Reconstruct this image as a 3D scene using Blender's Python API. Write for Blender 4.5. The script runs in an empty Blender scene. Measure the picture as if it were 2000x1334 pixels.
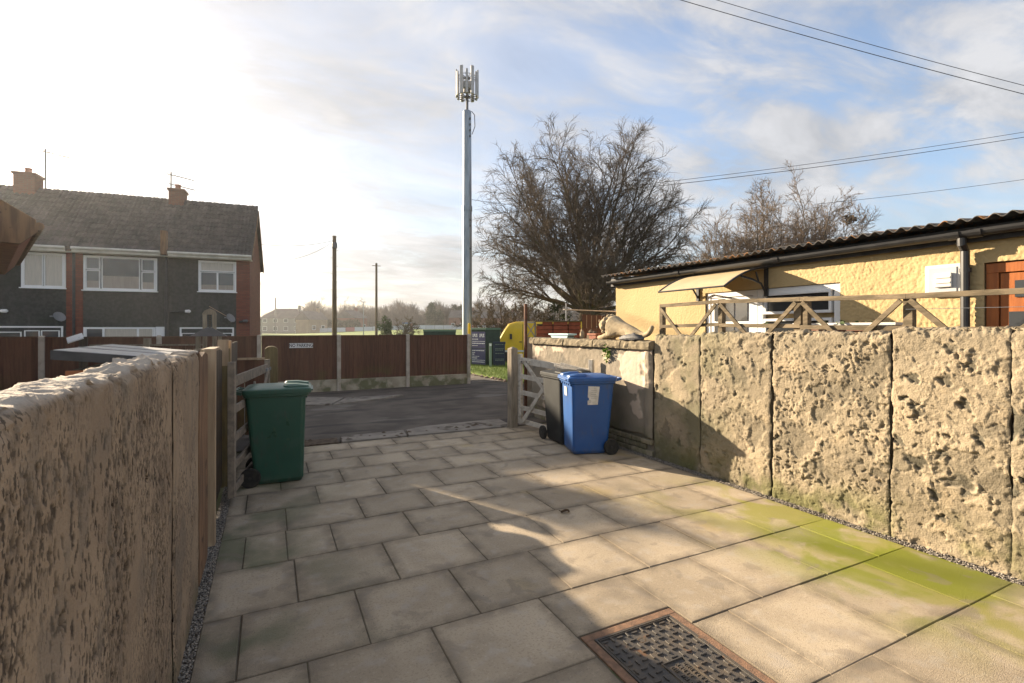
import bpy, math, random
import numpy as np
from mathutils import Vector, Matrix, Euler

random.seed(7)
RS = np.random.RandomState(11)
C = bpy.context.scene.collection
R = math.radians

# ------------------------------------------------------------------ camera, sky, sun, exposure
EYE = 1.64
cam_d = bpy.data.cameras.new('camera')
cam = bpy.data.objects.new('camera', cam_d); C.objects.link(cam)
cam.location = (0, 0, EYE)
cam.rotation_euler = (R(90), 0, R(-26.2))
cam_d.sensor_width = 36.0
cam_d.lens = 36.0 * 965 / 2000
cam_d.shift_y = -24 / 2000
cam_d.clip_start = 0.05
cam_d.clip_end = 3000
bpy.context.scene.camera = cam

SUN = Vector((-1.44, 2.88, 1.0)).normalized()
SUN_EL = math.asin(SUN.z)
SUN_AZ = math.atan2(SUN.x, SUN.y)          # clockwise from +Y

world = bpy.data.worlds.new('World'); bpy.context.scene.world = world
world.use_nodes = True


def build_world():
    nt = world.node_tree; N = nt.nodes; L = nt.links
    for n in list(N): N.remove(n)
    def nd(t, **k):
        n = N.new(t)
        for a, b in k.items(): setattr(n, a, b)
        return n
    def math_(op, a, b=None, c=None, clamp=False):
        n = nd('ShaderNodeMath', operation=op); n.use_clamp = clamp
        for i, v in enumerate((a, b, c)):
            if v is None: continue
            if isinstance(v, (int, float)): n.inputs[i].default_value = v
            else: L.new(v, n.inputs[i])
        return n.outputs[0]
    out = nd('ShaderNodeOutputWorld'); bg = nd('ShaderNodeBackground')
    bg.inputs['Strength'].default_value = 0.05
    sky = nd('ShaderNodeTexSky', sky_type='NISHITA')
    sky.sun_disc = False
    sky.sun_elevation = SUN_EL
    sky.sun_rotation = SUN_AZ
    sky.altitude = 50; sky.air_density = 1.0; sky.dust_density = 1.6; sky.ozone_density = 1.6
    tc = nd('ShaderNodeTexCoord')
    sep = nd('ShaderNodeSeparateXYZ'); L.new(tc.outputs['Generated'], sep.inputs[0])
    zc = math_('MAXIMUM', sep.outputs[2], 0.0)
    den = math_('ADD', zc, 0.16)
    u = math_('DIVIDE', sep.outputs[0], den); v = math_('DIVIDE', sep.outputs[1], den)
    comb = nd('ShaderNodeCombineXYZ'); L.new(u, comb.inputs[0]); L.new(v, comb.inputs[1])
    mp = nd('ShaderNodeMapping'); mp.inputs['Rotation'].default_value = (0, 0, R(35)); mp.inputs['Scale'].default_value = (0.55, 1.0, 1)
    L.new(comb.outputs[0], mp.inputs[0])
    n1 = nd('ShaderNodeTexNoise'); n1.inputs['Scale'].default_value = 0.85; n1.inputs['Detail'].default_value = 9; n1.inputs['Roughness'].default_value = 0.58
    n1.inputs['Distortion'].default_value = 0.35
    L.new(mp.outputs[0], n1.inputs['Vector'])
    n2 = nd('ShaderNodeTexNoise'); n2.inputs['Scale'].default_value = 3.3; n2.inputs['Detail'].default_value = 7; n2.inputs['Roughness'].default_value = 0.6
    n2.inputs['Distortion'].default_value = 0.5
    L.new(mp.outputs[0], n2.inputs['Vector'])
    s = math_('MULTIPLY_ADD', n2.outputs[0], 0.45, math_('MULTIPLY', n1.outputs[0], 0.8))
    r = nd('ShaderNodeMapRange', interpolation_type='SMOOTHSTEP'); r.inputs[1].default_value = 0.555; r.inputs[2].default_value = 0.69
    L.new(s, r.inputs[0])
    cloud0 = math_('MULTIPLY', r.outputs[0], 0.85)
    # aureole of the low sun in thin cloud
    dp = nd('ShaderNodeVectorMath', operation='DOT_PRODUCT'); nrm = nd('ShaderNodeVectorMath', operation='NORMALIZE')
    L.new(tc.outputs['Generated'], nrm.inputs[0]); L.new(nrm.outputs[0], dp.inputs[0]); dp.inputs[1].default_value = SUN
    d = math_('MAXIMUM', dp.outputs['Value'], 0.0)
    g1 = math_('MULTIPLY', math_('POWER', d, 10.0), 0.25)
    g2 = math_('MULTIPLY', math_('POWER', d, 48.0), 5.0)
    glow = math_('ADD', g1, g2)
    # high veil, thicker towards the sun
    vr = nd('ShaderNodeMapRange', interpolation_type='SMOOTHSTEP'); vr.inputs[1].default_value = 0.25; vr.inputs[2].default_value = 0.88
    vr.inputs[3].default_value = 0.15; vr.inputs[4].default_value = 0.66
    L.new(d, vr.inputs[0])
    hz = nd('ShaderNodeMapRange', interpolation_type='SMOOTHSTEP'); hz.inputs[1].default_value = 0.34; hz.inputs[2].default_value = 0.0; hz.inputs[4].default_value = 0.75
    L.new(zc, hz.inputs[0])
    veil = math_('MAXIMUM', vr.outputs[0], hz.outputs[0])
    cloud = math_('SUBTRACT', 1.0, math_('MULTIPLY', math_('SUBTRACT', 1.0, cloud0), math_('SUBTRACT', 1.0, veil)))
    mixc = nd('ShaderNodeMix', data_type='RGBA'); L.new(cloud, mixc.inputs[0])
    tint = nd('ShaderNodeMix', data_type='RGBA', blend_type='MULTIPLY'); tint.inputs[0].default_value = 1.0
    L.new(sky.outputs[0], tint.inputs[6]); tint.inputs[7].default_value = (1.75, 1.75, 1.8, 1)
    L.new(tint.outputs[2], mixc.inputs[6]); mixc.inputs[7].default_value = (4.9, 4.85, 4.8, 1)
    vb = nd('ShaderNodeMapRange'); vb.inputs[3].default_value = 0.70; vb.inputs[4].default_value = 1.18; L.new(n2.outputs[0], vb.inputs[0]); vb.inputs[1].default_value = 0.35; vb.inputs[2].default_value = 0.65
    vc = nd('ShaderNodeCombineXYZ')
    for q, k_ in enumerate((4.45, 4.35, 4.3)): L.new(math_('MULTIPLY', vb.outputs[0], k_), vc.inputs[q])
    L.new(vc.outputs[0], mixc.inputs[7])
    gl = nd('ShaderNodeCombineXYZ')
    L.new(glow, gl.inputs[0]); L.new(math_('MULTIPLY', glow, 0.97), gl.inputs[1]); L.new(math_('MULTIPLY', glow, 0.9), gl.inputs[2])
    add = nd('ShaderNodeMix', data_type='RGBA', blend_type='ADD'); add.inputs[0].default_value = 1.0
    L.new(mixc.outputs[2], add.inputs[6]); L.new(gl.outputs[0], add.inputs[7])
    L.new(add.outputs[2], bg.inputs['Color']); L.new(bg.outputs[0], out.inputs[0])


build_world()
sun_d = bpy.data.lights.new('sun', 'SUN'); sun_d.energy = 5.0; sun_d.angle = R(0.6); sun_d.color = (1.0, 0.83, 0.61)
sun = bpy.data.objects.new('sun', sun_d); C.objects.link(sun)
sun.rotation_euler = SUN.to_track_quat('Z', 'Y').to_euler(); sun.location = SUN * 60

vs = bpy.context.scene.view_settings
vs.view_transform = 'Standard'; vs.look = 'None'; vs.gamma = 1.0; vs.use_curve_mapping = False
vs.exposure = 1.7
bpy.context.scene.cycles.max_bounces = 6
bpy.context.scene.cycles.transparent_max_bounces = 8


# ------------------------------------------------------------------ materials
def mat(name, base, var=None, scale=6.0, lo=0.35, hi=0.65, rough=0.85, bump=0.0, bscale=60.0, stretch=(1, 1, 1),
        rand=0.0, metallic=0.0, spec=0.3, layers=(), detail=6.0, bstretch=None, trans=0.0, alpha=1.0, coat=0.0):
    m = bpy.data.materials.new(name); m.use_nodes = True
    nt = m.node_tree; N = nt.nodes; L = nt.links
    b = N['Principled BSDF']
    b.inputs['Roughness'].default_value = rough; b.inputs['Metallic'].default_value = metallic
    b.inputs['Specular IOR Level'].default_value = spec
    if trans: b.inputs['Transmission Weight'].default_value = trans
    if coat: b.inputs['Coat Weight'].default_value = coat
    b.inputs['Alpha'].default_value = alpha
    geo = N.new('ShaderNodeNewGeometry')
    def mapped(st):
        mp = N.new('ShaderNodeMapping'); mp.inputs['Scale'].default_value = st
        L.new(geo.outputs['Position'], mp.inputs[0]); return mp.outputs[0]
    def noise(sc, st, det=6.0, dist=0.0):
        n = N.new('ShaderNodeTexNoise'); n.inputs['Scale'].default_value = sc; n.inputs['Detail'].default_value = det
        n.inputs['Distortion'].default_value = dist
        L.new(mapped(st), n.inputs['Vector']); return n.outputs[0]
    def rng(v, a, c):
        r = N.new('ShaderNodeMapRange'); r.interpolation_type = 'SMOOTHSTEP'
        r.inputs[1].default_value = a; r.inputs[2].default_value = c; L.new(v, r.inputs[0]); return r.outputs[0]
    def mul(a, c):
        q = N.new('ShaderNodeMath'); q.operation = 'MULTIPLY'
        for i, v in enumerate((a, c)):
            if isinstance(v, (int, float)): q.inputs[i].default_value = v
            else: L.new(v, q.inputs[i])
        return q.outputs[0]
    def mix(f, a, c, blend='MIX'):
        q = N.new('ShaderNodeMix'); q.data_type = 'RGBA'; q.blend_type = blend
        if isinstance(f, (int, float)): q.inputs[0].default_value = f
        else: L.new(f, q.inputs[0])
        for i, v in ((6, a), (7, c)):
            if isinstance(v, tuple): q.inputs[i].default_value = (*v[:3], 1)
            else: L.new(v, q.inputs[i])
        return q.outputs[2]
    col = base
    if var is not None:
        col = mix(rng(noise(scale, stretch, detail), lo, hi), base, var)
    sep = None
    for ly in layers:
        f = None
        if 'scale' in ly:
            f = rng(noise(ly['scale'], ly.get('stretch', (1, 1, 1)), ly.get('detail', 5.0), ly.get('dist', 0.0)), ly.get('lo', 0.5), ly.get('hi', 0.6))
        if 'attr' in ly:
            a = N.new('ShaderNodeAttribute'); a.attribute_name = ly['attr']
            f = a.outputs['Fac'] if f is None else mul(f, a.outputs['Fac'])
        for ax in 'xyz':
            if ax in ly:
                if sep is None:
                    sep = N.new('ShaderNodeSeparateXYZ'); L.new(geo.outputs['Position'], sep.inputs[0])
                g = rng(sep.outputs['xyz'.index(ax)], *ly[ax])
                f = g if f is None else mul(f, g)
            if ax + '2' in ly:
                g = rng(sep.outputs['xyz'.index(ax)], *ly[ax + '2']); f = mul(f, g)
        f = mul(f, ly.get('amt', 1.0))
        col = mix(f, col, ly['col'])
    if rand:
        oi = N.new('ShaderNodeObjectInfo')
        hv = N.new('ShaderNodeHueSaturation')
        r1 = N.new('ShaderNodeMapRange'); r1.inputs[3].default_value = 1 - rand; r1.inputs[4].default_value = 1 + rand
        L.new(oi.outputs['Random'], r1.inputs[0]); L.new(r1.outputs[0], hv.inputs['Value'])
        if isinstance(col, tuple): hv.inputs['Color'].default_value = (*col[:3], 1)
        else: L.new(col, hv.inputs['Color'])
        col = hv.outputs[0]
    if isinstance(col, tuple): b.inputs['Base Color'].default_value = (*col[:3], 1)
    else: L.new(col, b.inputs['Base Color'])
    if bump:
        bp = N.new('ShaderNodeBump'); bp.inputs['Strength'].default_value = bump; bp.inputs['Distance'].default_value = 0.01
        L.new(noise(bscale, bstretch or stretch, 5.0), bp.inputs['Height']); L.new(bp.outputs[0], b.inputs['Normal'])
    return m


def brick_mat(name, c1, c2, mortar, w=0.215, h=0.065, ax='x', moff=0.3):
    m = mat(name, c1, rough=0.9)
    nt = m.node_tree; N = nt.nodes; L = nt.links; b = N['Principled BSDF']
    geo = N.new('ShaderNodeNewGeometry'); sp = N.new('ShaderNodeSeparateXYZ'); L.new(geo.outputs['Position'], sp.inputs[0])
    ad = N.new('ShaderNodeMath'); ad.operation = 'ADD'; L.new(sp.outputs[0], ad.inputs[0]); L.new(sp.outputs[1], ad.inputs[1])
    cb = N.new('ShaderNodeCombineXYZ'); L.new(ad.outputs[0], cb.inputs[0]); L.new(sp.outputs[2], cb.inputs[1])
    bt = N.new('ShaderNodeTexBrick'); bt.inputs['Scale'].default_value = 1; bt.inputs['Brick Width'].default_value = w + .01
    bt.inputs['Row Height'].default_value = h + .01; bt.inputs['Mortar Size'].default_value = 0.006
    bt.inputs['Color1'].default_value = (*c1, 1); bt.inputs['Color2'].default_value = (*c2, 1); bt.inputs['Mortar'].default_value = (*mortar, 1)
    L.new(cb.outputs[0], bt.inputs['Vector']); L.new(bt.outputs[0], b.inputs['Base Color'])
    return m


M = {}
M['left_render'] = mat('left_render', (0.36, 0.27, 0.18), (0.27, 0.20, 0.135), 3.0, rough=0.95, bump=0.5, bscale=110, layers=[
    dict(col=(0.47, 0.36, 0.26), scale=1.3, lo=0.55, hi=0.7, amt=0.7),
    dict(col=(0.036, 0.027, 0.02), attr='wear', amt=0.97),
    dict(col=(0.055, 0.042, 0.031), attr='zone', scale=66, stretch=(1, 1.5, 0.75), lo=0.535, hi=0.60, amt=0.85, detail=7),
    dict(col=(0.13, 0.10, 0.072), attr='zone', scale=22, stretch=(1, 1.6, 0.7), lo=0.50, hi=0.62, amt=0.55, detail=8),
    dict(col=(0.20, 0.165, 0.125), scale=4, stretch=(1, 1.4, 0.8), lo=0.52, hi=0.62, amt=0.5),
    dict(col=(0.50, 0.44, 0.37), z=(1.485, 1.510), amt=0.7),
    dict(col=(0.12, 0.11, 0.06), z=(0.22, 0.0), scale=5, lo=0.4, hi=0.6, amt=0.6)])
M['right_render'] = mat('right_render', (0.365, 0.295, 0.20), (0.275, 0.225, 0.155), 2.4, rough=0.95, bump=0.6, bscale=90, layers=[
    dict(col=(0.43, 0.335, 0.22), scale=4, lo=0.55, hi=0.68, amt=0.7),
    dict(col=(0.15, 0.12, 0.075), scale=9, lo=0.57, hi=0.7, amt=0.6),
    dict(col=(0.15, 0.125, 0.085), scale=45, lo=0.6, hi=0.68, amt=0.6),
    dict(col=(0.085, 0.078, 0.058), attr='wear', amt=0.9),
    dict(col=(0.22, 0.185, 0.13), z=(1.2, 1.6), scale=3, lo=0.35, hi=0.6, amt=0.6),
    dict(col=(0.11, 0.115, 0.035), scale=3.5, lo=0.4, hi=0.6, z=(0.42, 0.02), amt=0.8),
    dict(col=(0.16, 0.15, 0.085), y=(3.2, 4.3), scale=2.2, lo=0.42, hi=0.6, amt=0.65)])
M['old_render'] = mat('old_render', (0.30, 0.25, 0.19), (0.22, 0.19, 0.145), 2.2, rough=0.95, bump=0.35, bscale=50, layers=[
    dict(col=(0.55, 0.44, 0.34), attr='peel', amt=1.0),
    dict(col=(0.155, 0.14, 0.115), scale=2.5, lo=0.52, hi=0.62, y=(5.4, 7.0), amt=0.8),
    dict(col=(0.17, 0.16, 0.07), scale=4, lo=0.4, hi=0.62, z=(0.55, 0.05), amt=0.8)])
M['coping'] = mat('coping', (0.27, 0.22, 0.145), (0.16, 0.13, 0.085), 14, rough=0.95, bump=0.8, bscale=70, layers=[dict(col=(0.10, 0.085, 0.055), scale=30, lo=0.58, hi=0.68, amt=0.7)])
M['old_brick'] = mat('old_brick', (0.30, 0.25, 0.17), (0.20, 0.18, 0.10), 9, rough=0.95, bump=0.6, bscale=80, rand=0.25)
M['slab'] = mat('slab', (0.44, 0.358, 0.255), (0.35, 0.282, 0.198), 2.3, rough=0.9, bump=0.45, bscale=210, rand=0.15, layers=[
    dict(col=(0.25, 0.195, 0.14), scale=75, lo=0.52, hi=0.66, amt=0.5, detail=3),
    dict(col=(0.47, 0.39, 0.30), scale=48, lo=0.58, hi=0.68, amt=0.45, detail=3),
    dict(col=(0.40, 0.345, 0.28), scale=9, lo=0.5, hi=0.7, amt=0.6),
    dict(col=(0.20, 0.165, 0.125), scale=1.7, lo=0.56, hi=0.7, amt=0.6),
    dict(col=(0.10, 0.082, 0.058), attr='rim', amt=0.6),
    dict(col=(0.17, 0.135, 0.095), attr='edge', scale=9, lo=0.28, hi=0.66, amt=0.8),
    dict(col=(0.40, 0.30, 0.13), scale=1.1, lo=0.6, hi=0.7, x=(1.2, 1.7), amt=0.5),
    dict(col=(0.125, 0.135, 0.075), x=(0.9, -0.25), scale=1.6, lo=0.46, hi=0.62, amt=0.75),
    dict(col=(0.25, 0.235, 0.045), x=(2.8, 3.9), y=(4.4, 3.1), scale=2.3, lo=0.42, hi=0.56, amt=0.85, detail=12, dist=0.5, stretch=(1, 0.8, 1)),
    dict(col=(0.185, 0.205, 0.015), x=(2.9, 3.7), y=(3.0, 2.3), y2=(1.2, 1.6), scale=2.1, lo=0.41, hi=0.53, amt=0.9, detail=12, dist=0.5),
    dict(col=(0.22, 0.18, 0.135), scale=4.5, lo=0.60, hi=0.66, amt=0.45, dist=0.6, detail=10)])
M['mortar'] = mat('mortar', (0.105, 0.085, 0.06), (0.17, 0.14, 0.10), 12, rough=1.0, bump=0.5, bscale=150, layers=[dict(col=(0.06, 0.075, 0.02), scale=3, lo=0.55, hi=0.65, amt=0.7)])
M['clay'] = mat('clay', (0.25, 0.145, 0.09), (0.17, 0.105, 0.07), 25, rough=0.95, bump=0.4, bscale=160)
M['iron'] = mat('iron', (0.055, 0.05, 0.045), (0.085, 0.07, 0.055), 8, rough=0.6, bump=0.3, bscale=220, spec=0.5, layers=[dict(col=(0.20, 0.09, 0.035), scale=11, lo=0.62, hi=0.7, amt=0.8), dict(col=(0.10, 0.075, 0.05), scale=5, lo=0.5, hi=0.6, amt=0.6)])
M['asphalt'] = mat('asphalt', (0.085, 0.070, 0.057), (0.13, 0.108, 0.088), 1.6, rough=0.92, bump=0.5, bscale=140, layers=[
    dict(col=(0.05, 0.043, 0.038), scale=1.1, stretch=(0.5, 2.2, 1), lo=0.55, hi=0.66, amt=0.85),
    dict(col=(0.20, 0.18, 0.155), scale=0.7, stretch=(0.7, 1.8, 1), lo=0.6, hi=0.66, amt=0.6)])
M['concrete'] = mat('concrete', (0.27, 0.235, 0.195), (0.19, 0.165, 0.135), 4, rough=0.92, bump=0.3, bscale=120, layers=[dict(col=(0.08, 0.062, 0.045), scale=3.2, lo=0.57, hi=0.63, amt=0.85)])
M['soil'] = mat('soil', (0.075, 0.052, 0.034), (0.13, 0.095, 0.065), 14, rough=1, bump=0.8, bscale=70)
M['con_post'] = mat('con_post', (0.46, 0.40, 0.33), (0.36, 0.31, 0.25), 7, rough=0.9, bump=0.3, bscale=90, layers=[dict(col=(0.20, 0.20, 0.11), scale=4, lo=0.5, hi=0.65, z=(0.7, 0.1), amt=0.6)])
M['con_board'] = mat('con_board', (0.42, 0.37, 0.28), (0.30, 0.26, 0.19), 4, rough=0.9, bump=0.3, bscale=80, layers=[dict(col=(0.115, 0.12, 0.055), scale=2.6, lo=0.47, hi=0.6, amt=0.85)])
M['fence_brown'] = mat('fence_brown', (0.135, 0.064, 0.039), (0.098, 0.049, 0.031), 5, stretch=(6, 6, 0.5), rough=0.85, bump=0.3, bscale=40, bstretch=(5, 5, 0.3), rand=0.18, layers=[dict(col=(0.115, 0.095, 0.035), scale=1.4, lo=0.46, hi=0.62, z=(0.75, 0.3), amt=0.75)])
M['grey_wood'] = mat('grey_wood', (0.30, 0.25, 0.185), (0.20, 0.165, 0.12), 7, stretch=(4, 4, 0.6), rough=0.9, bump=0.5, bscale=30, bstretch=(6, 6, 0.5), rand=0.12, layers=[dict(col=(0.14, 0.13, 0.06), scale=3, lo=0.55, hi=0.68, z=(0.5, 0.0), amt=0.7)])
M['rail_wood'] = mat('rail_wood', (0.22, 0.17, 0.11), (0.12, 0.095, 0.06), 9, stretch=(3, 0.7, 3), rough=0.9, bump=0.5, bscale=30, bstretch=(6, 0.6, 6), rand=0.15)
M['pale_wood'] = mat('pale_wood', (0.42, 0.31, 0.20), (0.32, 0.23, 0.15), 6, stretch=(4, 4, 0.4), rough=0.85, bump=0.3, bscale=30, bstretch=(6, 6, 0.4), rand=0.1)
M['olive_wood'] = mat('olive_wood', (0.20, 0.15, 0.07), (0.135, 0.105, 0.05), 6, stretch=(4, 4, 0.5), rough=0.9, bump=0.3, bscale=30, bstretch=(6, 6, 0.4), rand=0.1)
M['dark_wood'] = mat('dark_wood', (0.075, 0.055, 0.04), (0.12, 0.09, 0.06), 6, stretch=(4, 4, 0.5), rough=0.9, bump=0.3, bscale=30, bstretch=(6, 6, 0.4), rand=0.2)
M['plank_brown'] = mat('plank_brown', (0.23, 0.135, 0.075), (0.13, 0.08, 0.05), 5, stretch=(4, 3, 0.5), rough=0.9, bump=0.4, bscale=30, bstretch=(6, 6, 0.4), rand=0.1, layers=[dict(col=(0.05, 0.035, 0.025), scale=6, lo=0.62, hi=0.68, amt=0.8)])
M['gate_white'] = mat('gate_white', (0.64, 0.58, 0.49), (0.52, 0.46, 0.38), 8, stretch=(2, 2, 2), rough=0.75, bump=0.3, bscale=50, rand=0.06, layers=[dict(col=(0.27, 0.22, 0.16), scale=9, stretch=(1, 1, 1.5), lo=0.56, hi=0.66, amt=0.5)])
M['gate_grey'] = mat('gate_grey', (0.27, 0.225, 0.175), (0.18, 0.15, 0.12), 8, stretch=(2, 2, 2), rough=0.85, bump=0.4, bscale=50, rand=0.1)
M['shed_orange'] = mat('shed_orange', (0.42, 0.155, 0.065), (0.33, 0.12, 0.05), 5, stretch=(1, 1, 4), rough=0.8, bump=0.2, bscale=30, rand=0.08)
M['felt'] = mat('felt', (0.30, 0.285, 0.27), (0.23, 0.22, 0.21), 8, rough=0.5, bump=0.4, bscale=160, spec=0.5)
M['felt_edge'] = mat('felt_edge', (0.06, 0.058, 0.058), (0.085, 0.08, 0.08), 8, rough=0.85)
M['bin_blue'] = mat('bin_blue', (0.010, 0.072, 0.25), (0.013, 0.088, 0.29), 3, rough=0.42, spec=0.5, bump=0.05, bscale=200, layers=[dict(col=(0.04, 0.10, 0.24), scale=4, lo=0.52, hi=0.66, amt=0.55), dict(col=(0.06, 0.08, 0.13), scale=26, stretch=(1, 1, .25), lo=0.58, hi=0.68, amt=0.4), dict(col=(0.10, 0.12, 0.16), z=(0.12, 0.0), scale=9, lo=0.4, hi=0.6, amt=0.6)])
M['bin_green'] = mat('bin_green', (0.016, 0.072, 0.046), (0.020, 0.083, 0.053), 3, rough=0.45, spec=0.5, bump=0.05, bscale=200, layers=[dict(col=(0.035, 0.085, 0.06), scale=7, lo=0.55, hi=0.66, amt=0.5), dict(col=(0.05, 0.06, 0.045), scale=30, stretch=(1, 1, .25), lo=0.58, hi=0.68, amt=0.4), dict(col=(0.085, 0.10, 0.075), z=(0.12, 0.0), scale=9, lo=0.4, hi=0.6, amt=0.6)])
M['bin_black'] = mat('bin_black', (0.017, 0.018, 0.019), (0.026, 0.028, 0.028), 3, rough=0.6, spec=0.2, bump=0.05, bscale=200, layers=[dict(col=(0.045, 0.047, 0.045), scale=5, lo=0.55, hi=0.7, amt=0.5)])
M['rubber'] = mat('rubber', (0.022, 0.021, 0.02), (0.04, 0.036, 0.03), 20, rough=0.85, bump=0.2, bscale=90)
M['hub'] = mat('hub', (0.03, 0.028, 0.026), (0.05, 0.045, 0.04), 20, rough=0.6)
M['paper'] = mat('paper', (0.72, 0.68, 0.60), (0.60, 0.56, 0.48), 20, rough=0.7)
M['ink'] = mat('ink', (0.09, 0.085, 0.085), rough=0.8)
M['grey_print'] = mat('grey_print', (0.33, 0.31, 0.28), rough=0.8)
M['worn_mark'] = mat('worn_mark', (0.05, 0.10, 0.065), (0.012, 0.055, 0.033), 24, lo=0.45, hi=0.6, rough=0.6)
M['white_sign'] = mat('white_sign', (0.80, 0.79, 0.77), rough=0.5)
M['pebbledash'] = mat('pebbledash', (0.052, 0.053, 0.048), (0.075, 0.075, 0.068), 9, rough=0.95, bump=1.0, bscale=45, layers=[dict(col=(0.040, 0.046, 0.036), scale=0.8, lo=0.5, hi=0.7, amt=0.6), dict(col=(0.10, 0.10, 0.09), scale=3, stretch=(1.6, 1.6, .25), lo=0.56, hi=0.7, amt=0.5)])
M['house_brick'] = brick_mat('house_brick', (0.21, 0.07, 0.045), (0.155, 0.05, 0.035), (0.10, 0.065, 0.05))
M['chimney_brick'] = brick_mat('chimney_brick', (0.20, 0.085, 0.055), (0.15, 0.065, 0.045), (0.13, 0.10, 0.08))
M['red_brick'] = mat('red_brick', (0.30, 0.085, 0.042), (0.22, 0.065, 0.035), 9, rough=0.9, bump=0.3, bscale=60, rand=0.15)
M['roof_tile'] = mat('roof_tile', (0.050, 0.044, 0.040), (0.078, 0.068, 0.061), 5, rough=0.75, bump=0.3, bscale=60, rand=0.22, spec=0.35)
M['upvc'] = mat('upvc', (0.78, 0.78, 0.77), rough=0.4, spec=0.5)
M['fascia'] = mat('fascia', (0.66, 0.64, 0.58), (0.55, 0.53, 0.47), 3, rough=0.6)
M['glass'] = mat('glass', (0.06, 0.065, 0.068), (0.10, 0.10, 0.10), 0.6, rough=0.05, spec=0.9)
M['pale_refl'] = mat('pale_refl', (0.36, 0.31, 0.26), (0.30, 0.255, 0.21), 5, stretch=(3, 3, .3), rough=0.4, spec=0.5)  # pale colour painted as buildings reflected in the house windows
M['glass_dark'] = mat('glass_dark', (0.03, 0.033, 0.036), (0.06, 0.062, 0.065), 1.2, rough=0.06, spec=0.8)
M['curtain'] = mat('curtain', (0.52, 0.47, 0.40), (0.44, 0.40, 0.34), 12, stretch=(3, 3, 0.2), rough=0.25, spec=0.6)
M['black_plastic'] = mat('black_plastic', (0.022, 0.022, 0.024), (0.035, 0.035, 0.036), 6, rough=0.38, spec=0.5)
M['metal_grey'] = mat('metal_grey', (0.35, 0.36, 0.37), (0.28, 0.29, 0.30), 12, rough=0.45, metallic=0.7)
M['dish_grey'] = mat('dish_grey', (0.22, 0.22, 0.225), rough=0.5)
M['terracotta'] = mat('terracotta', (0.36, 0.16, 0.10), (0.28, 0.12, 0.08), 9, rough=0.9)
M['yellow_render'] = mat('yellow_render', (0.52, 0.385, 0.195), (0.47, 0.345, 0.17), 1.2, rough=0.9, bump=0.6, bscale=34, layers=[dict(col=(0.40, 0.28, 0.13), scale=2, stretch=(1, 1, 0.3), lo=0.58, hi=0.72, amt=0.5), dict(col=(0.56, 0.43, 0.24), scale=0.6, lo=0.5, hi=0.7, amt=0.4)])
M['cement_roof'] = mat('cement_roof', (0.075, 0.07, 0.064), (0.12, 0.11, 0.10), 7, rough=0.9, bump=0.5, bscale=60, layers=[dict(col=(0.32, 0.15, 0.05), scale=11, lo=0.56, hi=0.62, amt=0.7)])
M['fascia_black'] = mat('fascia_black', (0.03, 0.028, 0.028), (0.05, 0.047, 0.045), 9, rough=0.6)
M['canopy'] = mat('canopy', (0.55, 0.42, 0.24), (0.48, 0.36, 0.20), 4, rough=0.35, spec=0.5)
M['orange_door'] = mat('orange_door', (0.40, 0.125, 0.03), (0.31, 0.095, 0.025), 6, stretch=(4, 4, 0.4), rough=0.5, bump=0.15, bscale=30, bstretch=(6, 6, 0.4))
M['meter_white'] = mat('meter_white', (0.66, 0.64, 0.61), (0.60, 0.585, 0.55), 4, rough=0.55)
M['meter_grey'] = mat('meter_grey', (0.50, 0.495, 0.49), rough=0.6)
M['statue'] = mat('statue', (0.46, 0.365, 0.235), (0.36, 0.28, 0.175), 14, rough=0.95, bump=0.5, bscale=70, layers=[dict(col=(0.22, 0.18, 0.12), scale=18, lo=0.58, hi=0.68, amt=0.6)])
M['tarp'] = mat('tarp', (0.055, 0.053, 0.055), (0.12, 0.115, 0.11), 20, rough=0.6, bump=0.4, bscale=40)
M['trough_blue'] = mat('trough_blue', (0.47, 0.66, 0.68), (0.42, 0.60, 0.63), 8, rough=0.6)
M['trough_white'] = mat('trough_white', (0.70, 0.68, 0.64), (0.60, 0.57, 0.52), 6, rough=0.6)
M['trough_brown'] = mat('trough_brown', (0.23, 0.11, 0.07), (0.17, 0.085, 0.055), 6, rough=0.6)
M['leaf_bright'] = mat('leaf_bright', (0.14, 0.27, 0.015), (0.22, 0.36, 0.02), 40, rough=0.5)
M['moss'] = mat('moss', (0.06, 0.09, 0.02), (0.10, 0.13, 0.03), 30, rough=1)
M['dead_leaf'] = mat('dead_leaf', (0.055, 0.03, 0.014), (0.10, 0.06, 0.025), 60, rough=0.8)
M['rust'] = mat('rust', (0.13, 0.055, 0.03), (0.085, 0.04, 0.025), 20, rough=0.85)
M['galv'] = mat('galv', (0.32, 0.37, 0.42), (0.24, 0.28, 0.32), 3, stretch=(2, 2, 0.4), rough=0.42, metallic=0.55, spec=0.5, layers=[dict(col=(0.30, 0.32, 0.35), scale=5, stretch=(2, 2, 0.5), lo=0.56, hi=0.62, amt=0.6)])
M['antenna'] = mat('antenna', (0.50, 0.50, 0.51), (0.42, 0.42, 0.43), 4, rough=0.5)
M['dark_metal'] = mat('dark_metal', (0.13, 0.13, 0.135), rough=0.5, metallic=0.5)
M['cab_green'] = mat('cab_green', (0.028, 0.05, 0.036), (0.035, 0.06, 0.044), 5, rough=0.6)
M['cab_lid'] = mat('cab_lid', (0.12, 0.19, 0.13), rough=0.5)
M['indigo'] = mat('indigo', (0.075, 0.07, 0.15), (0.095, 0.09, 0.17), 5, rough=0.6)
M['navy'] = mat('navy', (0.022, 0.03, 0.055), (0.03, 0.04, 0.07), 5, rough=0.6)
M['bollard_green'] = mat('bollard_green', (0.22, 0.29, 0.21), rough=0.6)
M['yellow'] = mat('yellow', (0.72, 0.48, 0.012), rough=0.4)
M['van_yellow'] = mat('van_yellow', (0.80, 0.52, 0.01), (0.74, 0.48, 0.01), 2, rough=0.35, spec=0.5, coat=0.6)
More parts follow.
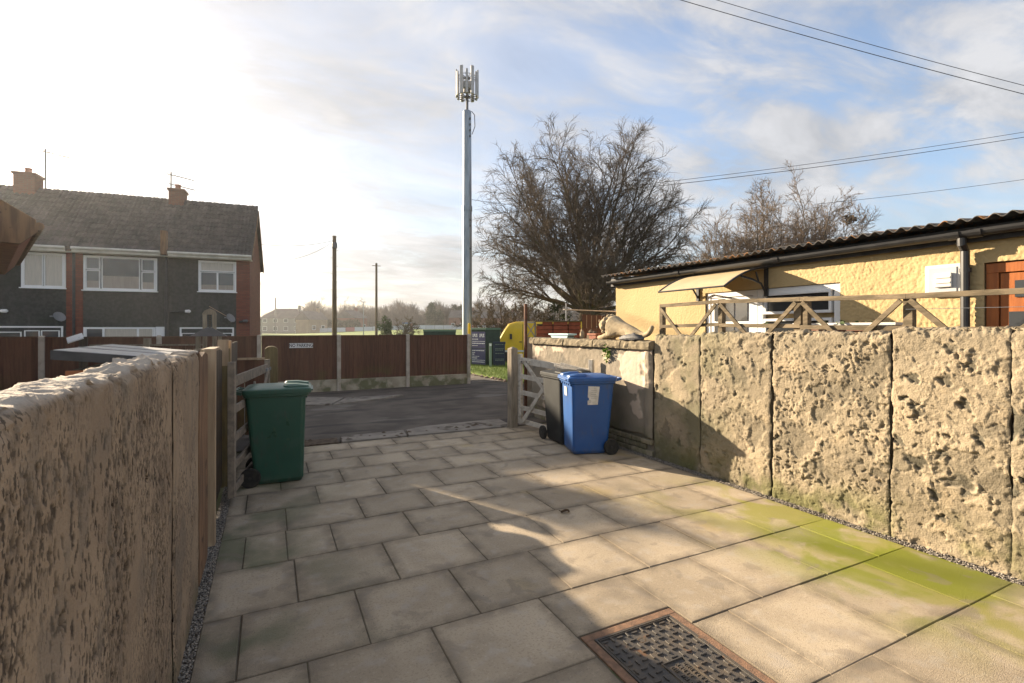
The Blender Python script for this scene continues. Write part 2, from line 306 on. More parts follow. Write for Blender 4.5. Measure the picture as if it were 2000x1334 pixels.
M['van_trim'] = mat('van_trim', (0.03, 0.03, 0.03), rough=0.6)
M['van_light'] = mat('van_light', (0.7, 0.7, 0.68), rough=0.15, spec=0.8)
M['red_lens'] = mat('red_lens', (0.4, 0.03, 0.02), rough=0.2)
M['bark'] = mat('bark', (0.075, 0.058, 0.042), (0.115, 0.09, 0.065), 6, stretch=(2, 2, 0.5), rough=0.95, bump=0.8, bscale=20, layers=[dict(col=(0.085, 0.085, 0.03), scale=2.5, lo=0.5, hi=0.62, amt=0.6)])
M['twig'] = mat('twig', (0.088, 0.065, 0.046), (0.125, 0.094, 0.068), 3, rough=0.95)
M['twig_pale'] = mat('twig_pale', (0.19, 0.14, 0.098), (0.15, 0.11, 0.078), 3, rough=0.95)
M['scrub'] = mat('scrub', (0.095, 0.072, 0.045), (0.13, 0.095, 0.06), 2, rough=0.95)
M['far_twig'] = mat('far_twig', (0.125, 0.105, 0.088), (0.16, 0.13, 0.105), 0.15, rough=1)
M['evergreen'] = mat('evergreen', (0.03, 0.045, 0.022), (0.055, 0.07, 0.032), 0.6, rough=0.95)
M['ivy'] = mat('ivy', (0.045, 0.07, 0.022), (0.08, 0.11, 0.035), 3, rough=0.8)
M['grass'] = mat('grass', (0.11, 0.165, 0.022), (0.155, 0.205, 0.03), 2, rough=0.9)
M['field'] = mat('field', (0.095, 0.155, 0.008), (0.13, 0.175, 0.012), 0.08, rough=0.95, layers=[dict(col=(0.19, 0.15, 0.04), scale=0.05, lo=0.55, hi=0.65, amt=0.5)])
M['earth'] = mat('earth', (0.10, 0.085, 0.055), (0.09, 0.10, 0.04), 0.8, rough=1, bump=0.5, bscale=20)
M['pebble'] = mat('pebble', (0.33, 0.29, 0.24), (0.13, 0.115, 0.10), 70, lo=0.42, hi=0.58, rough=0.9, detail=2)
M['rubble'] = mat('rubble', (0.22, 0.15, 0.11), (0.32, 0.25, 0.19), 9, rough=0.95, bump=0.5, bscale=40, rand=0.2)
M['pole_wood'] = mat('pole_wood', (0.165, 0.12, 0.08), (0.12, 0.09, 0.06), 3, stretch=(4, 4, 0.3), rough=0.9)
M['cable'] = mat('cable', (0.05, 0.05, 0.055), rough=0.7)
M['boards_white'] = mat('boards_white', (0.56, 0.58, 0.63), (0.48, 0.50, 0.56), 0.3, rough=0.7)
M['ad_blue'] = mat('ad_blue', (0.12, 0.17, 0.33), rough=0.7)
M['ad_red'] = mat('ad_red', (0.42, 0.16, 0.16), rough=0.7)
M['far_brick'] = mat('far_brick', (0.24, 0.115, 0.085), (0.20, 0.10, 0.075), 0.8, rough=0.9)
M['far_buff'] = mat('far_buff', (0.33, 0.25, 0.17), (0.28, 0.21, 0.15), 0.8, rough=0.9)
M['far_grey'] = mat('far_grey', (0.25, 0.235, 0.215), (0.21, 0.20, 0.185), 0.8, rough=0.9)
M['far_roof'] = mat('far_roof', (0.12, 0.10, 0.09), (0.15, 0.125, 0.11), 0.8, rough=0.9)
M['cabin'] = mat('cabin', (0.50, 0.51, 0.53), (0.44, 0.45, 0.47), 1, rough=0.6)


# ------------------------------------------------------------------ mesh helpers
def tag(o, label=None, cat=None, group=None, kind=None):
    if label: o['label'] = label
    if cat: o['category'] = cat
    if group: o['group'] = group
    if kind: o['kind'] = kind
    return o


def thing(name, label, cat, loc=(0, 0, 0), rz=0.0, group=None):
    o = bpy.data.objects.new(name, None); C.objects.link(o)
    o.location = loc; o.rotation_euler = (0, 0, rz); o.empty_display_size = 0.1
    return tag(o, label, cat, group)


def link(name, me, mats, parent=None, smooth=False, bevel=0.0, W=False, loc=None, rz=None, seg=2):
    o = bpy.data.objects.new(name, me); C.objects.link(o)
    for m in (mats if isinstance(mats, (list, tuple)) else [mats]):
        if len(me.materials) < (len(mats) if isinstance(mats, (list, tuple)) else 1): me.materials.append(M[m] if isinstance(m, str) else m)
    if smooth: me.polygons.foreach_set('use_smooth', [True] * len(me.polygons))
    if parent is not None:
        o.parent = parent
        if W:
            o.location = tuple(-c for c in parent.location)
    if loc is not None: o.location = loc
    if rz is not None: o.rotation_euler = (0, 0, rz)
    if bevel:
        b = o.modifiers.new('bevel', 'BEVEL'); b.width = bevel; b.segments = seg; b.limit_method = 'ANGLE'; b.angle_limit = R(40)
    return o


class MB:
    def __init__(s): s.v = []; s.f = []; s.m = []
    def add(s, vs_, fs, mi=0, mtx=None):
        k = len(s.v)
        s.v += [tuple(mtx @ Vector(p)) for p in vs_] if mtx is not None else [tuple(p) for p in vs_]
        s.f += [tuple(i + k for i in f) for f in fs]; s.m += [mi] * len(fs); return s
    def bx(s, x0, x1, y0, y1, z0, z1, mi=0, mtx=None):
        return s.add([(x0, y0, z0), (x1, y0, z0), (x1, y1, z0), (x0, y1, z0), (x0, y0, z1), (x1, y0, z1), (x1, y1, z1), (x0, y1, z1)],
                     [(3, 2, 1, 0), (4, 5, 6, 7), (0, 1, 5, 4), (1, 2, 6, 5), (2, 3, 7, 6), (3, 0, 4, 7)], mi, mtx)
    def bar(s, a, b, w, h, up=(0, 0, 1), mi=0):
        a = Vector(a); b = Vector(b); t = (b - a); L_ = t.length; t.normalize()
        side = t.cross(Vector(up))
        if side.length < 1e-4: side = Vector((1, 0, 0))
        side.normalize(); u = side.cross(t)
        m = Matrix((side, t, u)).transposed().to_4x4(); m.translation = a
        return s.bx(-w / 2, w / 2, 0, L_, -h / 2, h / 2, mi, m)
    def prism(s, poly, axis, a0, a1, mi=0, mtx=None):
        n = len(poly)
        def P(p, a): return (a, p[0], p[1]) if axis == 'x' else (p[0], a, p[1]) if axis == 'y' else (p[0], p[1], a)
        vv = [P(p, a0) for p in poly] + [P(p, a1) for p in poly]
        ff = [tuple(range(n))[::-1], tuple(range(n, 2 * n))] + [(i, (i + 1) % n, n + (i + 1) % n, n + i) for i in range(n)]
        return s.add(vv, ff, mi, mtx)
    def tube(s, pts, r, sides=8, mi=0, cap=True):
        pts = [Vector(p) for p in pts]; rr = r if isinstance(r, (list, tuple)) else [r] * len(pts)
        vv = []; n = len(pts)
        for i, p in enumerate(pts):
            t = (pts[min(i + 1, n - 1)] - pts[max(i - 1, 0)]).normalized()
            ref = Vector((0, 0, 1)) if abs(t.z) < 0.9 else Vector((1, 0, 0))
            a = t.cross(ref).normalized(); b = t.cross(a)
            for k in range(sides):
                an = 2 * math.pi * k / sides
                vv.append(p + (a * math.cos(an) + b * math.sin(an)) * rr[i])
        ff = []
        for i in range(n - 1):
            for k in range(sides):
                k2 = (k + 1) % sides
                ff.append((i * sides + k, i * sides + k2, (i + 1) * sides + k2, (i + 1) * sides + k))
        if cap: ff += [tuple(range(sides))[::-1], tuple(range((n - 1) * sides, n * sides))]
        return s.add(vv, ff, mi)
    def lathe(s, prof, sides=16, c=(0, 0, 0), axis='z', mi=0):
        vv = []
        for r_, h_ in prof:
            for k in range(sides):
                a = 2 * math.pi * k / sides; p = (r_ * math.cos(a), r_ * math.sin(a), h_)
                if axis == 'x': p = (p[2], p[0], p[1])
                if axis == 'y': p = (p[0], p[2], p[1])
                vv.append((p[0] + c[0], p[1] + c[1], p[2] + c[2]))
        n = len(prof); ff = []
        for i in range(n - 1):
            for k in range(sides):
                k2 = (k + 1) % sides; ff.append((i * sides + k, i * sides + k2, (i + 1) * sides + k2, (i + 1) * sides + k))
        ff += [tuple(range(sides))[::-1], tuple(range((n - 1) * sides, n * sides))]
        return s.add(vv, ff, mi)
    def mesh(s, name):
        me = bpy.data.meshes.new(name); me.from_pydata(s.v, [], s.f)
        if any(s.m): me.polygons.foreach_set('material_index', s.m)
        me.update(); return me
    def build(s, name, mats, parent=None, **k):
        return link(name, s.mesh(name), mats, parent, **k)


def np_mesh(name, V, Q):
    """quads (n,4) or tris (n,3)"""
    me = bpy.data.meshes.new(name); V = np.asarray(V, np.float32); Q = np.asarray(Q, np.int32); k = Q.shape[1]
    me.vertices.add(len(V)); me.vertices.foreach_set('co', V.ravel())
    me.loops.add(Q.size); me.loops.foreach_set('vertex_index', Q.ravel())
    me.polygons.add(len(Q)); me.polygons.foreach_set('loop_start', np.arange(0, Q.size, k, dtype=np.int32))
    me.update(calc_edges=True); return me


def text_mesh(body, size, extrude=0.001, align='CENTER'):
    cu = bpy.data.curves.new('lettering', 'FONT'); cu.body = body; cu.size = size; cu.extrude = extrude
    cu.offset = size * 0.028; cu.align_x = align; cu.align_y = 'CENTER'; cu.resolution_u = 3
    o = bpy.data.objects.new('lettering', cu); C.objects.link(o)
    dg = bpy.context.evaluated_depsgraph_get()
    me = bpy.data.meshes.new_from_object(o.evaluated_get(dg))
    bpy.data.objects.remove(o); bpy.data.curves.remove(cu); me.materials.clear(); return me


# ------------------------------------------------------------------ numpy noise
_perm = RS.permutation(4096); _gx = np.cos(RS.rand(4096) * 6.2832); _gy = np.sin(RS.rand(4096) * 6.2832)
_ga = RS.rand(4096) * 6.2832; _gx = np.cos(_ga); _gy = np.sin(_ga)


def perlin(x, y, seed=0):
    xi = np.floor(x).astype(int); yi = np.floor(y).astype(int); xf = x - xi; yf = y - yi
    u = xf * xf * xf * (xf * (xf * 6 - 15) + 10); v = yf * yf * yf * (yf * (yf * 6 - 15) + 10)
    def h(a, b): return _perm[(_perm[(a + seed * 131) & 4095] + b) & 4095]
    def d(a, b, fx, fy): k = h(a, b); return _gx[k] * fx + _gy[k] * fy
    n0 = d(xi, yi, xf, yf) * (1 - u) + d(xi + 1, yi, xf - 1, yf) * u
    n1 = d(xi, yi + 1, xf, yf - 1) * (1 - u) + d(xi + 1, yi + 1, xf - 1, yf - 1) * u
    return (n0 * (1 - v) + n1 * v) * 1.5


def fbm(x, y, oct=4, seed=0, gain=0.5):
    s = 0; a = 1.0
    for i in range(oct): s = s + a * perlin(x * 2 ** i, y * 2 ** i, seed + i * 7); a *= gain
    return s


def pits(Y, Z, D, Wr, pts, sharp=3.0):
    """carve gouges: pts rows of (y, z, half-length, half-width, angle, depth, wear) into height field D on a grid"""
    ny, nz = Y.shape
    y0 = Y[0, 0]; dy = (Y[-1, 0] - y0) / (ny - 1); dz = Z[0, 1] - Z[0, 0]
    for (py, pz, a, b, an, dep, we) in pts:
        r = max(a, b) * 1.5
        i0 = max(0, int((py - r - y0) / dy)); i1 = min(ny, int((py + r - y0) / dy) + 2)
        j0 = max(0, int((pz - r) / dz)); j1 = min(nz, int((pz + r) / dz) + 2)
        if i1 <= i0 or j1 <= j0: continue
        yy = Y[i0:i1, j0:j1] - py; zz = Z[i0:i1, j0:j1] - pz
        c, s = math.cos(an), math.sin(an)
        p = (yy * c + zz * s) / a; q = (-yy * s + zz * c) / b
        th = np.arctan2(q, p); wob = 1 + 0.22 * np.sin(3 * th + py * 91) + 0.16 * np.sin(5 * th + pz * 57) + 0.1 * np.sin(9 * th + py * 33)
        rr = np.sqrt(p * p + q * q) / wob
        k = np.clip((1 - rr) * sharp, 0, 1)
        wed = np.clip(0.62 - 0.55 * q, 0.12, 1.2)
        D[i0:i1, j0:j1] = np.minimum(D[i0:i1, j0:j1], D[i0:i1, j0:j1] * (1 - 0.4 * k) - dep * k * wed)
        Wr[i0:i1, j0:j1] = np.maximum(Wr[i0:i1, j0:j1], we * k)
        lip = np.clip(1 - np.abs(rr - 1.12) * 7, 0, 1)
        D[i0:i1, j0:j1] += lip * dep * 0.16


def wall_panel(name, y0, y1, ztop, xf, nx, th, res, field, material, parent, attr='wear', top_noise=0.012, zmax=1.62, edge=0.005):
    ny = max(3, int((y1 - y0) / res) + 1); nz = max(3, int(zmax / res) + 1)
    ys = np.linspace(y0, y1, ny); t = np.linspace(0, 1, nz)
    Y = np.repeat(ys[:, None], nz, 1); zt = np.array([ztop(y) for y in ys]); Z = zt[:, None] * t[None, :]
    Zu = np.repeat((t * zmax)[None, :], ny, 0)
    fr_ = field(Y, Zu); D, Wr = fr_[0], fr_[1]
    e = np.minimum(Y - y0, y1 - Y); et = (1 - t)[None, :] * zmax
    D = D - edge * np.exp(-e / 0.010) * 1.6 - 0.012 * np.exp(-et / 0.008)
    chip = np.clip(fbm(Y * 13, Z * 9, 4, 19, .6) - 0.02, 0, 1) * np.exp(-et / 0.03); D = D - chip * 0.035
    wobble = (fbm(Z * 5, Y * 0 + y0 * 3, 4, 5) * 0.012) * np.exp(-e / 0.05)
    X = xf + nx * D; Yw = Y + np.where(Y - y0 < y1 - Y, wobble, -wobble)
    nt = 9
    tt = np.linspace(0, 1, nt + 1)[1:]
    Xt = xf - nx * th * tt[None, :] + np.zeros((ny, 1)); Yt = np.repeat(ys[:, None], nt, 1)
    Zt = zt[:, None] + fbm(Yt * 9, Xt * 9, 4, 3) * top_noise * 1.6 + top_noise * np.sin(tt * math.pi)[None, :]
    Xb = np.full((ny, 1), xf - nx * th); Yb = ys[:, None]; Zb = np.zeros((ny, 1))
    Zt = Zt + np.abs(fbm(Yt * 34, Xt * 34, 3, 8)) * top_noise * 1.2
    AX = np.concatenate([X, Xt, Xb], 1); AY = np.concatenate([Yw, Yt, Yb], 1); AZ = np.concatenate([Z, Zt, Zb], 1)
    AW = np.concatenate([Wr, np.zeros((ny, nt + 1))], 1)
    k = AX.shape[1]
    V = np.stack([AX, AY, AZ], -1).reshape(-1, 3)
    i = np.arange(ny - 1)[:, None] * k + np.arange(k - 1)[None, :]
    Q = np.stack([i, i + 1, i + k + 1, i + k], -1).reshape(-1, 4)
    if nx > 0: Q = Q[:, ::-1]
    me = np_mesh(name, V, Q)
    xa, xb = sorted((xf - nx * 0.055, xf - nx * (th - 0.004)))
    MB().bx(xa, xb, y0 + 0.014, y1 - 0.014, 0, float(zt.min()) - 0.03).build('core', material, parent, W=True)
    a = me.attributes.new(attr, 'FLOAT', 'POINT'); a.data.foreach_set('value', AW.astype(np.float32).ravel())
    if len(fr_) > 2:
        AZn = np.concatenate([fr_[2], np.full((ny, nt + 1), 0.55)], 1)
        a = me.attributes.new('zone', 'FLOAT', 'POINT'); a.data.foreach_set('value', AZn.astype(np.float32).ravel())
    o = link(name, me, material, parent, smooth=True, W=True)
    return o


# ------------------------------------------------------------------ ground, field, lane
def terrain_z(x, y):
    d = np.hypot(x, y)
    t = np.clip((d - 35) / 130, 0, 1); t = t * t * (3 - 2 * t)
    side = np.clip((x - 6) / 34, 0, 1)
    return -0.05 + t * (0.35 + 1.25 * side)


def build_ground():
    xs = np.concatenate([np.linspace(-330, -200, 5), np.linspace(-160, 260, 64), np.linspace(290, 330, 3)])
    ys = np.concatenate([np.linspace(-330, -40, 6), np.linspace(-20, 260, 48), np.linspace(290, 330, 3)])
    X, Y = np.meshgrid(xs, ys, indexing='ij'); Z = terrain_z(X, Y) - 0.03
    k = len(ys); V = np.stack([X, Y, Z], -1).reshape(-1, 3)
    i = np.arange(len(xs) - 1)[:, None] * k + np.arange(k - 1)[None, :]
    Q = np.stack([i, i + k, i + k + 1, i + 1], -1).reshape(-1, 4)
    tag(link('ground', np_mesh('ground', V, Q), 'earth', smooth=True), 'brown earth ground under the whole yard and lane', kind='structure')
    # playing field
    xs = np.linspace(-60, 120, 60); ys = np.linspace(26, 176, 50)
    X, Y = np.meshgrid(xs, ys, indexing='ij'); Z = terrain_z(X, Y) + 0.02
    k = len(ys); V = np.stack([X, Y, Z], -1).reshape(-1, 3)
    i = np.arange(len(xs) - 1)[:, None] * k + np.arange(k - 1)[None, :]
    Q = np.stack([i, i + k, i + k + 1, i + 1], -1).reshape(-1, 4)
    tag(link('field', np_mesh('field', V, Q), 'field', smooth=True), 'sunlit yellow green playing field beyond the lane fence', kind='structure')


build_ground()


def sheet(name, poly, z, m, label, n=1):
    b = MB(); b.add([(x, y, z) for x, y in poly], [tuple(range(len(poly)))])
    return tag(b.build(name, m), label, kind='structure')


def lane():
    # uneven asphalt, gently patched
    xs = np.linspace(-14, 7.2, 90); ys = np.linspace(7.62, 14.05, 40)
    X, Y = np.meshgrid(xs, ys, indexing='ij')
    Z = -0.012 + fbm(X * 0.5, Y * 0.9, 3, 4) * 0.018
    k = len(ys); V = np.stack([X, Y, Z], -1).reshape(-1, 3)
    i = np.arange(len(xs) - 1)[:, None] * k + np.arange(k - 1)[None, :]
    Q = np.stack([i, i + k, i + k + 1, i + 1], -1).reshape(-1, 4)
    r = tag(link('lane', np_mesh('lane', V, Q), 'asphalt', smooth=True), 'worn patched asphalt lane between the paved drive and brown fence', kind='structure')
    # the lane bends away past the fence end
    b = MB(); b.add([(5.4, 14.05, 0.0), (7.2, 14.05, 0.0), (6.9, 17.2, 0.0), (6.2, 24, 0.0), (5.4, 24, 0.0)], [(0, 1, 2, 3, 4)])
    b.build('lane_bend', 'asphalt', r)
    # concrete apron pieces and repair patches lying proud of the asphalt
    for poly in ([(-0.3, 7.47), (0.9, 7.5), (0.92, 7.83), (-0.3, 7.8)], [(0.95, 7.5), (1.9, 7.5), (1.95, 7.95), (0.98, 7.9)], [(1.93, 7.5), (3.7, 7.48), (3.75, 8.2), (2.3, 8.1), (2.0, 7.95)],):
        q = MB().prism(poly, 'z', -0.04, 0.014); q.build('apron_slab', 'soil' if poly[0][0] < 0 else 'concrete', r, bevel=0.006)
    for poly in ([(0.3, 11.6), (1.2, 11.3), (1.6, 12.3), (0.7, 12.9), (0.2, 12.6)], [(1.25, 11.3), (2.3, 11.7), (3.0, 12.2), (1.65, 12.25)]):
        q = MB().prism(poly, 'z', -0.04, 0.022); q.build('repair_patch', 'concrete', r, bevel=0.006)
    rs = random.Random(3)
    for k_ in range(26):
        x = rs.uniform(0.2, 3.4); y = rs.uniform(7.46, 7.9); s = rs.uniform(0.012, 0.05)
        b = MB(); n = 7
        b.add([(s * math.cos(a * 6.283 / n) * rs.uniform(.7, 1.3), s * math.sin(a * 6.283 / n) * rs.uniform(.7, 1.3), 0.0) for a in range(n)] + [(0, 0, s * 0.5)], [(a, (a + 1) % n, n) for a in range(n)])
        b.build('soil_clod', 'soil', r, loc=(x, y, 0.012), smooth=True)


lane()


def driveway():
    root = tag(bpy.data.objects.new('driveway', MB().add([(-0.41, -2.2, -0.008), (4.44, -2.2, -0.008), (4.44, 7.5, -0.008), (-0.41, 7.5, -0.008)], [(0, 1, 2, 3)]).mesh('driveway')), 'paved drive of square buff concrete slabs between two garden walls', kind='structure')
    C.objects.link(root); root.data.materials.append(M['mortar'])
    rows = [-2.14, -1.55, -0.96, -0.36, 0.24, 0.84, 1.437, 2.034, 2.637, 3.231, 3.85, 4.42, 4.97, 5.55, 6.08, 6.60, 7.05, 7.46]
    xl, xr = -0.335, 4.325
    odd = [0.17, 0.79, 1.41, 2.04, 2.67, 3.29, 3.90]; even = [-0.14, 0.48, 1.10, 1.72, 2.355, 2.99, 3.65]
    special = {5: [0.8, 1.475, 2.73, 3.40, 4.0], 6: [0.18, 0.80, 1.475, 2.40, 3.06, 3.75], 7: [0.17, 0.80, 1.475, 2.125, 2.71, 3.36, 3.96]}
    rs = random.Random(5)
    for i in range(len(rows) - 1):
        y0, y1 = rows[i], rows[i + 1]
        js = special.get(i, odd if i % 2 else even)
        js = [j - (0.012 * (i - 8) if i > 8 else 0) for j in js]
        if i > 14: js = [j + 0.02 for j in js]
        if i == 10: js = sorted(js + [0.12])
        ed = [xl] + js + [xr]
        for a, c in zip(ed[:-1], ed[1:]):
            cuts = [(a, c, y0, y1)]
            if i in (5, 6) and c > 1.5 and a < 2.12:           # leave out the manhole 1.49..2.13 x 1.27..2.21
                hx0, hx1, hy0, hy1 = 1.475, 2.125, 1.27, 2.21
                cuts = []
                if a < hx0 - 0.04: cuts.append((a, min(c, hx0), y0, y1))
                if c > hx1 + 0.04: cuts.append((max(a, hx1), c, y0, y1))
                if y0 < hy0 - 0.04: cuts.append((max(a, hx0), min(c, hx1), y0, min(y1, hy0)))
            if i == 7 and a < 2.125 and c > 1.475:
                cuts = [(a, c, max(y0, 2.08), y1)]
                hx0, hx1, hy1 = 1.475, 2.125, 2.21
                cuts = []
                if a < hx0: cuts.append((a, min(c, hx0), y0, y1))
                if c > hx1: cuts.append((max(a, hx1), c, y0, y1))
                if max(a, hx0) < min(c, hx1): cuts.append((max(a, hx0), min(c, hx1), hy1, y1))
            for (p, q, r_, s_) in cuts:
                g = rs.uniform(0.0014, 0.0034)
                p, q, r_, s_ = p + g, q - g, r_ + g, s_ - g
                if q - p < 0.03 or s_ - r_ < 0.03: continue
                h0 = [rs.gauss(0, 0.0018) for _ in range(4)]
                ins = 0.0045; cx, cy = (p + q) / 2, (r_ + s_) / 2
                e2 = 0.085
                def corner(px_, py_, z): return (px_ - cx, py_ - cy, z)
                P0 = [(p, r_), (q, r_), (q, s_), (p, s_)]
                jit = [rs.gauss(0, 0.0014) for _ in range(8)]
                def insd(d): return [(p + d, r_ + d), (q - d, r_ + d), (q - d, s_ - d), (p + d, s_ - d)]
                vv = [corner(x + jit[k], y + jit[k + 4], -0.05) for k, (x, y) in enumerate(P0)] + [corner(x + jit[k], y + jit[k + 4], -0.005) for k, (x, y) in enumerate(P0)]
                vv += [corner(x, y, h0[k]) for k, (x, y) in enumerate(insd(ins))] + [corner(x, y, h0[k] + 0.0006) for k, (x, y) in enumerate(insd(min(e2, (q - p) * .3, (s_ - r_) * .3)))]
                ff = []
                for L_ in range(3):
                    for k in range(4): ff.append((L_ * 4 + k, L_ * 4 + (k + 1) % 4, L_ * 4 + 4 + (k + 1) % 4, L_ * 4 + 4 + k))
                ff.append((12, 13, 14, 15))
                b = MB().add(vv, ff); me = b.mesh('paving_slab')
                at = me.attributes.new('edge', 'FLOAT', 'POINT'); at.data.foreach_set('value', [1.0] * 12 + [0.0] * 4)
                at = me.attributes.new('rim', 'FLOAT', 'POINT'); at.data.foreach_set('value', [1.0] * 8 + [0.25] * 4 + [0.0] * 4)
                o = link('paving_slab', me, 'slab', root); o.location = (cx, cy, 0.0)
    return root


drive = driveway()


def gravel(name, x0, x1, y0, y1, n, label, m='pebble', smin=0.004, smax=0.010):
    oc = np.array([(1, 0, 0), (-1, 0, 0), (0, 1, 0), (0, -1, 0), (0, 0, 1), (0, 0, -1)], float)
    of = np.array([(0, 2, 4), (2, 1, 4), (1, 3, 4), (3, 0, 4), (2, 0, 5), (1, 2, 5), (3, 1, 5), (0, 3, 5)])
    s = RS.uniform(smin, smax, (n, 1, 1)) * RS.uniform(0.6, 1.4, (n, 6, 1))
    a = RS.rand(n) * 6.28; ca, sa = np.cos(a), np.sin(a)
    P = oc[None] * s; X = P[..., 0] * ca[:, None] - P[..., 1] * sa[:, None]; Yv = P[..., 0] * sa[:, None] + P[..., 1] * ca[:, None]
    pos = np.stack([RS.uniform(x0, x1, n), RS.uniform(y0, y1, n), RS.uniform(-0.008, 0.006, n)], -1)
    V = np.stack([X, Yv, P[..., 2] * 0.7], -1) + pos[:, None, :]
    F = (of[None] + (np.arange(n) * 6)[:, None, None]).reshape(-1, 3)
    tag(link(name, np_mesh(name, V.reshape(-1, 3), F), m), label, kind='stuff')


gravel('gravel', -0.41, -0.335, 0.6, 6.2, 9000, 'strip of small grey gravel along the left pitted wall')
gravel('gravel', 4.32, 4.42, 0.6, 6.0, 7000, 'thin strip of shingle along foot of the right wall')

gravel('grit', -0.3, 4.3, 0.7, 7.4, 1500, 'loose grit and crumbs scattered over the paved drive', smin=0.0012, smax=0.0034)


def manhole():
    t = thing('manhole_cover', 'black cast iron manhole cover with raised tread set in reddish mortar', 'manhole cover', (1.80, 1.74, 0))
    hx, hy = 0.325, 0.47
    fr = MB()
    o_, i_ = (hx - .012, hy - .012), (hx - 0.062, hy - 0.062)
    for (x0, x1, y0, y1) in ((-o_[0], o_[0], i_[1], o_[1]), (-o_[0], o_[0], -o_[1], -i_[1]), (-o_[0], -i_[0], -i_[1], i_[1]), (i_[0], o_[0], -i_[1], i_[1])):
        fr.bx(x0, x1, y0, y1, -0.05, 0.002)
    fr.build('mortar_surround', 'clay', t, bevel=0.004)
    fm = MB(); a, c = (i_[0] - .003, i_[1] - .003), (i_[0] - .014, i_[1] - .014)
    for (x0, x1, y0, y1) in ((-a[0], a[0], c[1], a[1]), (-a[0], a[0], -a[1], -c[1]), (-a[0], -c[0], -c[1], c[1]), (c[0], a[0], -c[1], c[1])):
        fm.bx(x0, x1, y0, y1, -0.05, 0.005)
    fm.build('frame', 'iron', t)
    px, py = c[0] - .004, c[1] - .004
    b = MB(); b.bx(-px, px, -py, py, -0.04, -0.004)
    # raised tread: alternating short bars like a basket weave, cast with the plate
    st = 0.048; nx_ = int(px * 2 / st); ny_ = int(py * 2 / st)
    for i in range(nx_):
        for j in range(ny_):
            x = -px + (i + 0.5) * px * 2 / nx_; y = -py + (j + 0.5) * py * 2 / ny_
            if abs(x + 0.01) < 0.075 and -0.27 < y < 0.11: continue
            if abs(x + 0.03) < 0.03 and 0.27 < y < 0.33: continue
            if (i + j) % 2: b.prism([(x - 0.021, y), (x - 0.013, y - 0.0055), (x + 0.013, y - 0.0055), (x + 0.021, y), (x + 0.013, y + 0.0055), (x - 0.013, y + 0.0055)], 'z', -0.005, 0.0035)
            else: b.prism([(x, y - 0.021), (x + 0.0055, y - 0.013), (x + 0.0055, y + 0.013), (x, y + 0.021), (x - 0.0055, y + 0.013), (x - 0.0055, y - 0.013)], 'z', -0.005, 0.0035)
    for (x0, x1, y0, y1) in ((-px, px, py - .007, py), (-px, px, -py, -py + .007), (-px, -px + .007, -py, py), (px - .007, px, -py, py)):
        b.bx(x0 + .001, x1 - .001, y0 + .001, y1 - .001, -0.005, 0.0045)
    b.build('cover_plate', 'iron', t, bevel=0.0015, seg=1)
    rim = MB(); x0, x1, y0, y1 = -0.078, 0.058, -0.265, 0.105
    for q in ((x0, x1, y1 - .006, y1), (x0, x1, y0, y0 + .006), (x0, x0 + .006, y0 + .006, y1 - .006), (x1 - .006, x1, y0 + .006, y1 - .006)):
        rim.bx(*q, -0.005, 0.004)
    pl = rim.build('name_plate', 'iron', t)
    # worn unreadable cast characters in three lines
    ch = MB(); rs = random.Random(9)
    for ln in range(3):
        xx = 0.032 - ln * 0.036
        for k in range(12 if ln != 1 else 14):
            y = 0.06 - k * 0.021 + (0.0 if ln != 1 else 0.01)
            if rs.random() < 0.12: continue
            w = 0.013; hgt = 0.020
            ch.bx(xx - hgt / 2, xx + hgt / 2, y - w / 2, y - w / 2 + 0.004, -0.005, 0.002)
            if rs.random() < 0.6: ch.bx(xx - hgt / 2, xx + hgt / 2, y + w / 2 - 0.004, y + w / 2, -0.005, 0.002)
            ch.bx(xx - hgt / 2 + rs.choice([0, 0.008, 0.016]), xx - hgt / 2 + 0.004 + rs.choice([0, 0.008, 0.012]), y - w / 2 + 0.004, y + w / 2 - 0.004, -0.005, 0.0018)
    ch.build('cast_lettering', 'iron', pl)
    k = MB().lathe([(0.024, -0.006), (0.024, -0.0035), (0.016, -0.0035), (0.012, -0.006)], 12, (-0.03, 0.30, 0.0)); k.build('key_hole', 'soil', t)


manhole()
lf = MB(); rs = random.Random(2)
for (dx, dy, an, s) in ((0, 0, 0.3, 0.055), (0.03, -0.012, 1.2, 0.035), (-0.03, 0.008, 2.2, 0.03)):
    m_ = Matrix.Translation((dx, dy, 0.006)) @ Matrix.Rotation(an, 4, 'Z')
    lf.add([(-s, 0, 0.004), (-s * .3, s * .35, 0.014), (0, 0, 0.002), (-s * .3, -s * .35, 0.012), (s * .5, s * .3, 0.018), (s * .5, -s * .3, 0.01), (s, 0, 0.012)], [(0, 3, 2, 1), (1, 2, 4), (2, 3, 5), (2, 5, 6, 4)], 0, m_)
tag(lf.build('dry_leaf', 'dead_leaf', loc=(2.37, 3.75, 0.002)), 'curled dark dry leaf lying on the sunny slabs', 'leaf')


